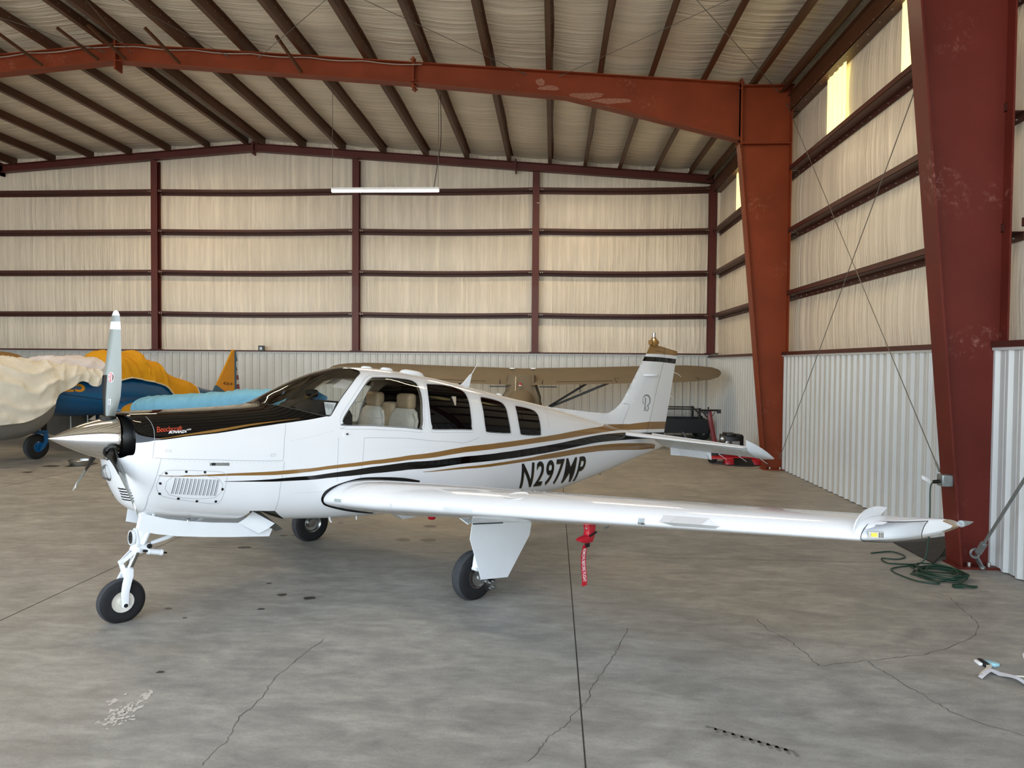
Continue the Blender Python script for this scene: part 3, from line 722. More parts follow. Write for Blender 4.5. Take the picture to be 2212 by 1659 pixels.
def band(top, bot, mi, eps=.0012, sides=(1,-1), rows=4, mb=None):
    mb = mb or fu
    t = np.array(dens(crom(top, 4), .03, False)); b = np.array(dens(crom(bot, 4), .03, False))
    k = max(len(t), len(b)); u = np.linspace(0, 1, k)
    rs = lambda a: np.stack([np.interp(u, np.linspace(0, 1, len(a)), a[:,j]) for j in (0, 1)], -1)
    def byx(a, xs): return np.stack([xs, np.interp(xs, a[:,0], a[:,1])], -1)
    if np.all(np.diff(t[:,0]) > 0) and np.all(np.diff(b[:,0]) > 0):
        x0 = max(t[0,0], b[0,0]); x1 = min(t[-1,0], b[-1,0]); xs = np.linspace(x0, x1, k); T_, B_ = byx(t, xs), byx(b, xs)
    else: T_, B_ = rs(t), rs(b)
    for s in sides:
        vs = []; ns = []
        for r in range(rows+1):
            q = T_+(B_-T_)*r/rows; q[:,1] = np.clip(q[:,1], -H2, H2)
            p = spt(q[:,0], q[:,1]); n = snrm(q[:,0], q[:,1])
            vs.append((p+n*eps)*np.array([1,s,1])); ns.append(n*np.array([1,s,1]))
        vs = np.concatenate(vs); ns = np.concatenate(ns)
        mb.add([tuple(v) for v in vs], [((r*k+i, (r+1)*k+i, (r+1)*k+i+1, r*k+i+1) if s > 0 else (r*k+i, r*k+i+1, (r+1)*k+i+1, (r+1)*k+i)) for r in range(rows) for i in range(k-1)], mi)
        mb.n += [tuple(v) for v in ns]
def line(pl, w, mi, eps=.0014, sides=(1,-1), mb=None, closed=False):
    mb = mb or fu
    q = np.array(dens(pl, .03, closed) if closed else dens(pl, .03, False))
    if closed: q = np.concatenate([q, q[:1]])
    p = spt(q[:,0], q[:,1]); n = snrm(q[:,0], q[:,1])
    d = np.gradient(p, axis=0); sd = np.cross(n, d); sd /= np.linalg.norm(sd, axis=1, keepdims=True)+1e-9
    k = len(q)
    for s in sides:
        m3 = np.array([1,s,1])
        vs = np.concatenate([(p+n*eps+sd*w/2)*m3, (p+n*eps-sd*w/2)*m3]); ns = np.concatenate([n*m3, n*m3])
        mb.add([tuple(v) for v in vs], [(i, k+i, k+i+1, i+1) for i in range(k-1)], mi); mb.n += [tuple(v) for v in ns]
def xp(pl): return [(x, float(xz_phi(x, z))) for x, z in pl]
band(DEC['g1t']+[(6.0,1.33),(6.19,H2),(6.62,H2)], DEC['g1b']+[(6.62,1.5)], 2)
band(DEC['bt']+[(x_, float(xz_phi(x_, z_))) for x_, z_ in ((6.6,1.139),(6.85,1.122))]+[(6.99,H2),(7.49,H2)], DEC['bb'], 1)
band(DEC['lt'], DEC['lb'], 2)
band(DEC['cowlgold_t'], DEC['cowlgold_b'], 2, .0016)
def hband(pl, w, mi, **k): line(pl, w, mi, **k)
line(crom(DEC['wingout'], 4), .034, 1, .0022)
for k_ in ('seam1','seam2','seam3','seam4','seam5','seam6','capseam'): line(DEC[k_], .0035, 3, .0008)
line(crom(DEC['cheek'], 3, True), .003, 3, closed=True)
def grow(poly, d):
    c = np.mean(poly, 0); out = []
    n = len(poly)
    for i in range(n):
        a = np.array(poly[i-1]); b = np.array(poly[i]); e = np.array(poly[(i+1) % n]); t = e-a; t[1] *= .5; t /= np.linalg.norm(t)+1e-9
        nn = np.array([t[1], -t[0]*2.0]); nn = nn if np.dot(nn, b-c) > 0 else -nn
        out.append(tuple(b+nn*d))
    return out
for w_, gr in zip(R_w, (.03, .028, .022, .022)):
    line(grow(w_, gr), .0025, 3, closed=True); line(grow(w_, .004), .006, 4, .0016, closed=True)
line(wsb+wsp, .007, 4, .0016)
for x, p in DEC['fast']:
    kk = 12; q = np.array([(x+.0105*math.cos(2*PI*i/kk), p+.0105*math.sin(2*PI*i/kk)/.47) for i in range(kk)]); n_ = snrm(q[:,0], q[:,1]); vv = spt(q[:,0], q[:,1])+n_*.002
    for s_ in (1,-1): fu.add([tuple(a*np.array([1,s_,1])) for a in vv], [tuple(range(kk))[::s_]], 5); addn([tuple(a*np.array([1,s_,1])) for a in n_])
for i in range(12):
    a = np.array(DEC['louv_t'][0])+(np.array(DEC['louv_t'][1])-np.array(DEC['louv_t'][0]))*i/11
    b = np.array(DEC['louv_b'][0])+(np.array(DEC['louv_b'][1])-np.array(DEC['louv_b'][0]))*i/11
    line([tuple(a), tuple((a+b)/2), tuple(b)], .0045, 5, .002)
    line([tuple(a+np.array([.011,0])), tuple((a+b)/2+np.array([.011,0])), tuple(b+np.array([.011,0]))], .006, 3, .002)
lv = [(.262,-.25),(.60,-.255),(.585,-.555),(.245,-.565)]
line(crom(lv, 3, True), .003, 3, closed=True)
# oval panel vent on the cowl side, latches, exhaust placards
band([DEC['vent'][0], DEC['vent'][1]], [DEC['vent'][3], DEC['vent'][2]], 6, .002)
line([(.545,-.03),(.575,-.03)], .02, 5, .003)
for x, p in DEC['latch']:
    band([(x-.02,p+.018),(x+.022,p+.018)], [(x-.02,p-.018),(x+.022,p-.018)], 3, .0016); band([(x-.018,p+.013),(x+.02,p+.013)], [(x-.018,p-.013),(x+.02,p-.013)], 0, .003)
# rivet rows
for (a, b) in (((.2,.02),(1.1,-.025)),((1.2,.28),(1.6,.36)),((1.95,.0),(3.2,-.05)),((4.5,.6),(4.52,1.2)),((3.4,1.15),(4.5,1.2)),((1.25,-.5),(1.6,-.52))):
    for i in range(26):
        q = (a[0]+(b[0]-a[0])*i/25, a[1]+(b[1]-a[1])*i/25); line([(q[0]-.002,q[1]),(q[0]+.002,q[1])], .004, 3, .0012)
fus = fu.build('fuselage', [M_white, M_blackp, M_gold, M_seam, M_seamk, M_blk, M_alu], plane, fix=False)
fus['label'] = 'white fuselage with black cowl top and swept gold and black stripes'
# glass
m = MB(); shell(m, reg == 2, 0); m.build('windshield', M_glass, plane, fix=False)
for i, s in ((3,1),(3,-1),(4,1),(4,-1),(5,1),(5,-1),(6,1),(6,-1)):
    m = MB(); shell(m, reg == i, 0, sides=(s,)); o = m.build('cabin_window', M_glass if i == 3 else M_tint, plane, fix=False)
    if i > 3: o['label'] = 'dark tinted cabin window'
    else: o['label'] = 'clear pilot window'
    if i == 3 and s == 1:                             # storm window outline
        q = MB(); q.n = []; vw = xp(crom([(1.813,1.649),(1.865,1.724),(2.083,1.725),(2.106,1.700),(2.102,1.590),(2.074,1.576),(1.839,1.598)], 3, True))
        line(vw, .004, 0, .002, sides=(1,), mb=q, closed=True)
        for (x, z) in ((1.95,1.745),(1.885,1.56),(2.02,1.56)):
            for d in (-.02,.02): line(xp([(x+d-.004,z),(x+d+.004,z)]), .012, 0, .003, sides=(1,), mb=q)
        q.build('storm_window', M_alu, o, fix=False)
# inner trim shell and inlet cavity
m = MB(); shell(m, (reg == -1) & (cen[:,0] > 1.2) & (cen[:,0] < 4.4), 0, -.028, True); m.build('cabin_trim', M_trim, plane, fix=False)
def secring(x, k=40, sc=1., z0=None):
    q = [spt(x, -H2+PI*i/k) for i in range(k+1)]
    L_ = [(float(a[0]), float(a[1])*sc, float(a[2])) for a in q] + [(float(a[0]), -float(a[1])*sc, float(a[2])) for a in q[::-1][1:-1]]
    return [(x_, y_, max(z_, z0)) if z0 else (x_, y_, z_) for x_, y_, z_ in L_]
m = MB()
m.add(secring(.15,40,.97), [tuple(range(80))]); m.box((-.06,-.22,1.31),(.15,.22,1.322)); m.box((.0,-.31,1.31),(.15,.31,1.325))
m.lathe([(.16,-.03),(.17,0),(.17,.16)], axM((.0,0,1.475),(1,0,.06)), 28)
for y in (-.27,.27):
    m.lathe([(.035,0),(.035,.10)], axM((.05,y*.9,1.52),(1,0,0)), 10, caps=True); m.bar((.13,y-.1,1.38),(.13,y+.1,1.6),.03,.03); m.bar((.10,y*1.05,1.34),(.13,y*.8,1.45),.05,.02)
m.build('engine_inlet', M_blk, plane)
m = MB()
for z in (.99,):
    m.box((.22,-.2,.87),(.23,.2,1.02)); m.box((1.30,-.25,.70),(1.31,.25,1.02)); m.box((.22,-.36,1.0),(1.31,.36,1.01)); m.box((.3,-.21,.86),(.86,-.2,1.01)); m.box((.3,.2,.86),(.86,.21,1.01)); m.box((.86,-.37,.90),(1.31,-.36,1.01)); m.box((.86,.36,.90),(1.31,.37,1.01))
m.build('nose_gear_bay', M_bay, plane, flat=True)

# lettering wrapped onto the body
def text2d(body, bold=0., spacing=1.):
    cu = bpy.data.curves.new('lettering', 'FONT'); cu.body = body; cu.offset = bold; cu.space_character = spacing; cu.resolution_u = 4; cu.fill_mode = 'FRONT'
    o = bpy.data.objects.new('lettering_source', cu); COL.objects.link(o)
    dg = bpy.context.evaluated_depsgraph_get(); dg.update()
    me = bpy.data.meshes.new_from_object(o.evaluated_get(dg))
    bm = bmesh.new(); bm.from_mesh(me); bmesh.ops.triangulate(bm, faces=bm.faces)
    xs = [v.co.x for v in bm.verts]; ys = [v.co.y for v in bm.verts]
    x0, x1, y0, y1 = min(xs), max(xs), min(ys), max(ys)
    for v in bm.verts: v.co = ((v.co.x-x0)/(x1-x0), (v.co.y-y0)/(y1-y0), 0)
    for _ in range(3):
        es = [e for e in bm.edges if e.calc_length() > .09]
        if not es: break
        bmesh.ops.subdivide_edges(bm, edges=es, cuts=1); bmesh.ops.triangulate(bm, faces=bm.faces)
    bm.verts.index_update()
    vs = [(v.co.x, v.co.y) for v in bm.verts]; fs = [tuple(v.index for v in f_.verts) for f_ in bm.faces]
    bm.free(); bpy.data.objects.remove(o); bpy.data.curves.remove(cu); bpy.data.meshes.remove(me)
    return vs, fs
def put_text(name, body, quad, mat, parent, bold=.0, eps=.003, shear=0., du=(0,0), spacing=1., label=None):
    """quad in (x, z): bottom-left, top-left, bottom-right, top-right; letters run along the left side"""
    vs, fs = text2d(body, bold, spacing); bl, tl, br, tr_ = [np.array(q) for q in quad]
    A = np.array(vs); u = A[:,0]+shear*(A[:,1]-.5)+du[0]; v = A[:,1]+du[1]
    xz = ((1-u)*(1-v))[:,None]*bl+((1-u)*v)[:,None]*tl+(u*(1-v))[:,None]*br+(u*v)[:,None]*tr_
    ph = xz_phi(xz[:,0], xz[:,1]); p = spt(xz[:,0], ph); n = snrm(xz[:,0], ph)
    m = MB(); m.add([tuple(q) for q in p+n*eps], fs); m.n = [tuple(q) for q in n]
    o = m.build(name, mat, parent, fix=False)
    if label: o['label'] = label
    return o
NQ = [(4.075,.672),(4.052,.968),(5.315,.612),(5.372,.936)]
put_text('registration_shadow', 'N297MP', NQ, M_shadowt, fus, .018, .0022, 0, (.008,-.03), 1.13)
put_text('registration_number', 'N297MP', NQ, M_btext, fus, .018, .0034, 0, (0,0), 1.13, 'black registration N297MP')
put_text('maker_lettering', 'Beechcraft', [(.162,1.541),(.170,1.583),(.345,1.551),(.353,1.582)], M_redl, fus, .004, .0026, .0, (0,0), .9, 'red maker name lettering')
put_text('model_lettering', 'BONANZA', [(.243,1.529),(.252,1.550),(.372,1.529),(.380,1.550)], M_wtext, fus, .02, .0026, .05, (0,0), 1, 'white model name lettering')
put_text('variant_lettering', 'G36', [(.377,1.547),(.381,1.557),(.408,1.549),(.414,1.559)], M_wtext, fus, .01, .0026, .1)
m = MB(); m.n = []
line(xp([(.352,1.548),(.374,1.548)]), .002, 0, .0026, sides=(1,), mb=m); m.build('maker_underline', M_redl, fus, fix=False)

# fin and rudder from one outline
finout = [(4.95,1.57)] + crom([(5.04,1.545),(6.055,1.43),(6.258,1.449),(6.406,1.518),(6.554,1.645),(6.953,2.138),(7.063,2.267),(7.150,2.385)], 4) + [(7.31,2.385),(7.846,2.298),(7.507,1.02),(7.40,1.0),(7.0,1.02),(6.0,1.12),(4.95,1.45)]
finedge = np.array(finout[:-7] + [(7.31,2.385),(7.846,2.298)])
def segdist(Q, PL):
    d = np.full(len(Q), 1e9)
    for a, b in zip(PL[:-1], PL[1:]):
        ab = b-a; t = np.clip(((Q-a)@ab)/(ab@ab), 0, 1); d = np.minimum(d, np.linalg.norm(Q-a-t[:,None]*ab, axis=1))
    return d
def finhalf(Q):
    d = segdist(Q, finedge); te = 7.507+(Q[:,1]-1.02)*.2652
    return .052*(1-.25*np.clip(Q[:,1]-1.1, 0, 1.3))*np.sqrt(np.clip(d/.16, 0, 1))*np.clip((te-Q[:,0])/.5, 0.02, 1)**.8
hinge = [(7.50,2.40),(7.441,2.126),(7.249,1.695),(7.093,1.283),(7.034,1.152),(6.985,1.03),(6.97,.9)]
cap = [(6.80,2.257),(6.999,2.252),(7.3,2.252),(7.60,2.243),(7.9,2.228),(7.95,2.6),(6.8,2.6)]
bst = [(6.8,2.222),(6.97,2.213),(7.35,2.205),(7.9,2.178),(7.9,2.105),(7.35,2.135),(6.907,2.148),(6.8,2.15)]
gst = [(5.9,1.285),(6.22,1.273),(6.596,1.256),(7.073,1.266),(7.6,1.240),(7.6,1.129),(7.075,1.156),(6.793,1.166),(6.221,1.186),(5.9,1.19)]
kst = [(5.9,1.13),(6.222,1.134),(6.598,1.135),(7.035,1.110),(7.6,1.078),(7.6,.95),(5.9,.95)]
pts = []; edges = []
for x in np.arange(4.95, 7.9, .05):
    for z in np.arange(.98, 2.45, .05): pts.append((x+.013*math.sin(z*40), z))
for pl, cl in ((finout, True), (hinge, False), (cap, True), (bst, True), (gst, True), (kst, True)):
    q = dens(pl, .04, cl); b = len(pts); pts += q; edges += [(b+i, b+(i+1) % len(q)) for i in range(len(q) if cl else len(q)-1)]
for off in (.006,.014,.03,.06):                       # extra rows behind the leading edge
    for i in range(len(finedge)-1):
        a, b = finedge[i], finedge[i+1]; t = b-a; t /= np.linalg.norm(t); pts.append(tuple((a+b)/2+np.array([t[1], -t[0]])*off))
FV, FE, FTri, *_ = geometry.delaunay_2d_cdt([Vector(p) for p in pts], edges, [], 0, 1e-5)
FV = np.array([tuple(v) for v in FV]); FTri = np.array([t for t in FTri if len(t) == 3]); fc = FV[FTri].mean(1)
inside = pip(fc, finout); rudr = pip(fc, hinge+[(9,.9),(9,2.6)])
mat_i = np.zeros(len(FTri), int); mat_i[pip(fc, gst)] = 1; mat_i[pip(fc, cap)] = 1; mat_i[pip(fc, bst)] = 2; mat_i[pip(fc, kst)] = 2
def fin_part(name, sel):
    m = MB(); m.n = []; hh = finhalf(FV); e = 2e-3
    gxx = (finhalf(FV+[e,0])-finhalf(FV-[e,0]))/(2*e); gzz = (finhalf(FV+[0,e])-finhalf(FV-[0,e]))/(2*e)
    for s in (-1, 1):
        tri = FTri[sel]; used = np.unique(tri); mp = {u: i for i, u in enumerate(used)}
        A = np.stack([FV[used,0], s*hh[used], FV[used,1]], -1); N = np.stack([-gxx[used], np.full(len(used), s*1.), -gzz[used]], -1); N /= np.linalg.norm(N, axis=1, keepdims=True)
        b0 = len(m.v)
        for t, mi in zip(tri, mat_i[sel]):
            t = [mp[x] for x in t]; fnn = np.cross(A[t[1]]-A[t[0]], A[t[2]]-A[t[0]])
            if fnn[1]*s < 0: t = t[::-1]
            m.f.append(tuple(b0+x for x in t)); m.m.append(int(mi))
        m.v += [tuple(a) for a in A]; m.n += [tuple(a) for a in N]
    return m
m = fin_part('fin', inside & ~rudr); vfin = m.build('vertical_fin', [M_white, M_gold, M_blackp], plane, fix=False)
m = fin_part('rudder', inside & rudr); rud = m.build('rudder', [M_white, M_gold, M_blackp], plane, fix=False)
def fin_poly(polys, eps=.004):
    m = MB()
    for poly in polys:
        A = np.array(poly); h_ = finhalf(A); m.add([(a[0], -(q+eps), a[1]) for a, q in zip(A, h_)], [tuple(range(len(A)))])
    return m
def ribbon(pl, ws):
    q = np.array(pl); d = np.gradient(q, axis=0); n_ = np.stack([-d[:,1], d[:,0]], -1); n_ /= np.linalg.norm(n_, axis=1, keepdims=True)+1e-9
    w = np.interp(np.linspace(0,1,len(q)), np.linspace(0,1,len(ws)), ws)[:,None]
    a, b = q+n_*w/2, q-n_*w/2
    return [[tuple(a[i]), tuple(a[i+1]), tuple(b[i+1]), tuple(b[i])] for i in range(len(q)-1)]
for nm_, h_ in (('hinge_gap', hinge[:-1]), ('horn_gap', [(7.235,2.303),(7.40,2.285),(7.469,2.276),(7.53,2.24)]), ('access_panel_seam', [(6.50,1.55),(6.62,1.53),(6.40,1.20)])):
    fin_poly(ribbon(dens(h_, .05, False), [.004])).build(nm_, M_seamk, vfin, fix=False, flat=True)
def bz(p): return (6.7141+.011310*(p[0]/27.65)+.00014*(p[1]/27.65), 1.7495-.000205*(p[0]/27.65)-.00658*(p[1]/27.65))
strokes = [([(545,930),(520,880),(490,780),(483,700),(500,590),(545,490),(610,415),(700,385),(790,400),(860,480),(905,590),(912,710),(895,830),(850,930),(790,990),(720,1005)], [10,50,38,30,30,40,80,105,105,95,80,75,65,60,50,40]),
           ([(585,595),(640,565),(675,545)], [20,40,20]), ([(652,560),(648,640),(640,760),(628,880),(612,1010),(597,1150),(580,1320)], [50,60,62,60,52,50,55]), ([(510,1318),(610,1322)], [16,26]),
           ([(745,1010),(790,1060),(812,1150),(800,1240),(760,1310),(715,1335),(670,1290),(648,1210),(655,1140),(685,1095)], [40,48,52,56,60,50,38,30,30,34])]
polys = []
for pl, ws in strokes:
    for qd in ribbon(crom(pl, 3), ws): polys.append([bz(p) for p in qd])
o = fin_poly(polys).build('fin_emblem', M_gtext, vfin, fix=False, flat=True); o['label'] = 'grey curled letter B emblem on the fin'
m = MB(); m.lathe([(.0,-.06),(.05,-.03),(.075,.0),(.08,.03),(.05,.06),(.034,.075),(.034,.10)], Matrix.Translation((7.235,0,2.40)), 20, 0); m.lathe([(.026,.09),(.026,.16),(.0,.165)], Matrix.Translation((7.235,0,2.40)), 12, 1); m.box((7.14,-.03,2.39),(7.24,.03,2.45),0)
m.build('tail_beacon', [M_gold, M_alu], plane)
for s in (1,-1):
    m = MB(); m.loft([[(6.93+.36*t, s*(.05+.16*math.sin(PI*min(1,t*1.0))*.6), 1.945+.012), (6.93+.36*t, s*(.05+.16*math.sin(PI*t)*.6)+.001, 1.945-.012), (6.93+.36*t, s*.045, 1.945-.012), (6.93+.36*t, s*.045, 1.945+.012)] for t in np.linspace(0,1,9)], True, True); m.build('fin_antenna', M_whitem, vfin)
for z, dx in ((1.98,.20),(1.63,.12)):
    xt = 7.507+(z-1.02)*.2652; m = MB(); m.tube([(xt-.01,0,z),(xt+dx*.5,0,z-.02),(xt+dx,0,z-.07)], [.006,.004,.003], 5); m.build('static_wick', M_whitem, rud)

# wings
def foil(n, t):
    b = np.linspace(0, PI, n); x = (1-np.cos(b))/2
    yt = 5*t*(.2969*np.sqrt(x)-.126*x-.3516*x**2+.2843*x**3-.1030*x**4)
    mm, k1 = .2025, 15.957
    yc = np.where(x < mm, k1/6*(x**3-3*mm*x**2+mm**2*(3-mm)*x), k1*mm**3/6*(1-x))
    return x, yc, yt
def fring(xl, y, zl, c, inc, t, n=36, lift=0.):
    x, yc, yt = foil(n, t); ca, sa = math.cos(inc), math.sin(inc)
    up = np.stack([xl+c*(x*ca+(yc+yt)*sa), np.full(n, y), zl+c*(-x*sa+(yc+yt)*ca)], -1)
    lo = np.stack([xl+c*(x*ca+(yc-yt*(1-lift))*sa), np.full(n, y), zl+c*(-x*sa+(yc-yt*(1-lift))*ca)], -1)
    return np.concatenate([up[::-1], lo[1:-1]])
def wst(y):
    """leading edge, chord, height, incidence, thickness at span station y"""
    xl = np.interp(y, [.3,.58,.75,.95,1.15,1.35,1.6,5.0], [1.50,1.525,1.540,1.567,1.603,1.634,1.657,1.956])
    zl = np.interp(y, [.3,.58,1.2,5.0], [.872,.886,.925,1.2536])
    te = np.interp(y, [.3,.58,1.2,5.0], [3.60,3.59,3.51,3.07])
    s_ = (y-1)/4.0; return xl, te-xl, zl, math.radians(7.4-2.8*s_), np.interp(y, [.3,.58,1.2,5.0], [.150,.150,.156,.12])
def wing_pt(y, u, side):
    """point on the wing skin: u = chord fraction, side +1 upper -1 lower; with outward normal"""
    def p(y_, u_):
        xl, c, zl, inc, t = wst(y_); u_ = max(u_, 1e-6)
        x = u_; yt = 5*t*(.2969*math.sqrt(x)-.126*x-.3516*x**2+.2843*x**3-.1030*x**4)
        yc = 15.957/6*(x**3-3*.2025*x**2+.2025**2*(3-.2025)*x) if x < .2025 else 15.957*.2025**3/6*(1-x)
        h_ = yc+side*yt; return np.array([xl+c*(x*math.cos(inc)+h_*math.sin(inc)), -y_, zl+c*(-x*math.sin(inc)+h_*math.cos(inc))])
    a = p(y, u); n = np.cross(p(y, u+.004)-a, p(y+.01, u)-a)*side; n /= np.linalg.norm(n); 
    if n[2]*side < 0 and u > .1: n = -n
    if u <= .1 and n[0] > 0 and abs(n[0]) > abs(n[2]): n = -n
    return a, n
def make_wing(s):
    ys = [.3,.45,.58,.7,.82,.95,1.08,1.2,1.35,1.6] + list(np.linspace(1.9, 4.9, 13)) + [5.0]
    rings = [fring(*(lambda q: (q[0], y, q[2], q[1], q[3], q[4]))(wst(y))) for y in ys]
    # rounded, up-swept tip
    for y, dx, te, tf, lf_ in ((5.05,.05,3.05,1,.05),(5.09,.14,3.03,.98,.14),(5.125,.27,3.01,.93,.26),(5.15,.42,2.98,.84,.42),(5.172,.58,2.955,.7,.6),(5.186,.74,2.93,.5,.8),(5.194,.84,2.92,.3,.9)):
        xl, c, zl, inc, t = wst(5.0); xl2 = xl+dx; c2 = te-xl2
        zz = zl+.0857*(y-5.0)-dx*math.sin(inc)+.012*lf_
        rings.append(fring(xl2, y, zz, c2, inc, t*tf*c/c2*.93 if c2 > .3 else t*tf, 36, lf_*.75))
    rings = [[(p[0], -s*p[1], p[2]) for p in r] for r in rings]
    m = MB(); m.loft(rings, True, True)
    # gold-toned band on the outer tip is set per face later
    return m
for s, nm in ((1,'left'),(-1,'right')):
    w = make_wing(s).build('wing', [M_white, M_gold], plane, sharp=50)
    for p_ in w.data.polygons:
        if abs(p_.center[1]) > 5.0 and 2.66 < p_.center[0] < 2.83: p_.material_index = 1
    w['label'] = 'left wing with lens and stall fittings along the leading edge' if s > 0 else 'right wing on the far side'
    if s > 0: LW = w
    def wp(y, u, sd): a, n = wing_pt(y, u, sd); return np.array([a[0], s*a[1], a[2]]), np.array([n[0], s*n[1], n[2]])
    def patch(mb, y0, y1, u0, u1, eps, mi=0, k=8, ky=4):
        """skin patch from upper u0 (+) round the leading edge to lower u1 (-)"""
        us = np.linspace(u0, -u1, k+1); vs = []
        for j in range(ky+1):
            for u in us:
                a, n = wp(y0+(y1-y0)*j/ky, abs(u), 1 if u >= 0 else -1)
                vs.append(tuple(a+n*eps))
        mb.add(vs, [(j*(k+1)+i, j*(k+1)+i+1, (j+1)*(k+1)+i+1, (j+1)*(k+1)+i) for j in range(ky) for i in range(k)], mi)
    # tip lens, light, glare shield
    q = MB()
    def tip_pt(y, dx, u, sd):
        xl, c, zl, inc, t = wst(5.0); xl2 = xl+dx; c2 = 3.05-xl2
        r = fring(xl2, y, zl+.0857*(y-5)-dx*math.sin(inc), c2, inc, t*c/c2*.93, 36); k = 35
        i = int(round(math.acos(1-2*abs(u))/PI*35)); return r[k-i] if sd > 0 else r[(k+i) % len(r)]
    rows = []
    for y, dx in ((4.985,0),(5.02,.03),(5.055,.065),(5.095,.14),(5.13,.27),(5.15,.36)):
        rows.append([tuple(np.array([p[0]-.010, -s*(p[1]+.010), p[2]])) for p in [tip_pt(y, dx, u, sd) for u, sd in ((.12,1),(.07,1),(.03,1),(.008,1),(0,1),(.008,-1),(.03,-1),(.06,-1))]])
    q.loft(rows, False, False); ln = q.build('navigation_lens', M_lens, w, fix=False)
    q = MB(); off_ = lambda p: (p[0]-.002, p[1], p[2]); lp = [off_(p) for p in rows[0]]+[off_(r[-1]) for r in rows[1:]]+[off_(p) for p in rows[-1][::-1]]+[off_(r[0]) for r in rows[::-1]]
    q.tube(lp, .0022, 5); q.build('lens_rim', M_seamk, ln)
    q = MB(); a, n = wp(5.0,.0,1)
    q.box((-.012,-.035,-.016),(.0,.035,.016),0); q.box((-.015,-.006,-.009),(-.01,.022,.009),1)
    for i in range(3): q.box((-.014,-.033+.008*i,-.013),(-.011,-.029+.008*i,.013),2)
    q.build('navigation_light', [M_alu, pm('yellow_emitter', '#d9c93c', .4), M_blk], w, (1.997, -s*5.045, 1.268), rotz=s*.55, flat=True)
    q = MB(); ra = []; rb = []
    top = crom([(1.945,1.262),(1.945,1.31),(1.962,1.345),(2.05,1.372),(2.20,1.372),(2.34,1.348)], 4)
    for i, (x, z) in enumerate(top):
        u = max(.0005, (x-1.95)/1.12); a, n = wp(4.955, u*.9, 1); ra.append((min(a[0],2.30), a[1], a[2]+.002)); rb.append((x, a[1]-s*.02*min(1,i/8), max(z, a[2]+.004)))
    vs = []
    for a, b in zip(ra, rb): vs += [(a[0],a[1]-.003,a[2]),(b[0],b[1]-.003,b[2]),(b[0],b[1]+.003,b[2]),(a[0],a[1]+.003,a[2])]
    q.loft([vs[4*i:4*i+4] for i in range(len(top))], True, True); q.build('glare_shield', M_film, w, fix=True)
    # black tip end, gold band
    q = MB(); q.tube([(2.88,-s*5.185,1.215),(2.99,-s*5.19,1.205),(3.08,-s*5.195,1.20)], [.02,.012,.002], 8); q.build('tip_spike', M_galv, w)
    q = MB(); q.n = None
    if s > 0:
        # lens in the root, plates, scoop, wedge, sensors on the leading edge
        q = MB(); patch(q, .70,.79,.0004,.0012,.004); q.build('landing_lens', pm('frosted_lens','#9fa9a6',.3,var=.05), w, fix=False)
        q = MB(); patch(q, 2.02,2.32,.0004,.0020,.003,0,6,8); q.build('leading_edge_plate', pm('grey_plate','#ccd1d4',.4,var=.05), w, fix=False)
        q = MB(); patch(q, 1.31,1.41,.0002,.0008,.010,0,4,4); q.build('air_scoop', M_white, w, fix=False)
        q = MB(); rr_ = []
        for (y, sc) in ((3.86,.0),(3.96,1.),(4.17,1.),(4.26,.0)):
            a0, n0 = wp(y,.028,1); a1, n1 = wp(y,.0,1); a2, n2 = wp(y,.035,-1)
            tip = a1+np.array([-.055*sc, 0, .012*sc])
            rr_.append([tuple(a0+n0*.002), tuple(tip+np.array([0,0,.004])), tuple(a2+n2*.002), tuple(a1+np.array([.03,0,0]))])
        q.loft(rr_, True, True); q.build('stall_strip', M_white, w, sharp=10)
        q = MB(); patch(q, 3.72,3.765,.004,.03,.004); a, n = wp(3.742,.006,-1); q.box((-.02,-.008,-.006),(.0,.008,.006),0,Matrix.Translation(tuple(a+n*.008)))
        q.build('stall_sensor', M_galv, w, fix=False)
        q = MB(); a, n = wp(2.6,.09,1); q.lathe([(.09,.0),(.09,.004),(.0,.006)], axM(a, n), 24, 0); q.lathe([(.035,.004),(.035,.014),(.0,.016)], axM(a, n), 18, 1); q.box((-.03,-.006,.014),(.03,.006,.026),1,axM(a,n))
        q.build('fuel_cap', [M_white, M_alu], w)
        q = MB(); a, n = wp(2.95,.48,-1); c0 = Vector(a)
        q.tube([c0+Vector((.03*math.cos(k), 0, -.02+.028*math.sin(k))) for k in np.linspace(0,2*PI,13)[:-1]], .006, 6, closed=True); q.bar(c0+Vector((0,0,.02)), c0+Vector((0,0,-.01)), .02,.02)
        q.build('tie_down_ring', M_galv, w)
        q = MB(); a, n = wp(2.75,.49,-1); c0 = Vector(a)
        q.lathe([(.035,.012),(.03,-.004),(.018,-.012)], Matrix.Translation(c0), 14); q.tube([c0+Vector((0,0,.02)), c0+Vector((0,0,-.06))], [.018,.017], 10)
        q.build('pitot_mast', M_alu, w)
        PIT = c0.copy()
    for yy in ():
        pass
    # flap and aileron cut lines on top
    q = MB()
    for (y0, y1, u0, u1) in ((.7,2.75,.755,.76),(2.78,4.85,.78,.785)): patch(q, y0, y1, u0, -u1, .002, 0, 1, 12)
    for y in (2.76,): patch(q, y, y+.008, .76, -.98, .002, 0, 8, 1)
    q.build('control_surface_gap', M_seamk, w, fix=False)

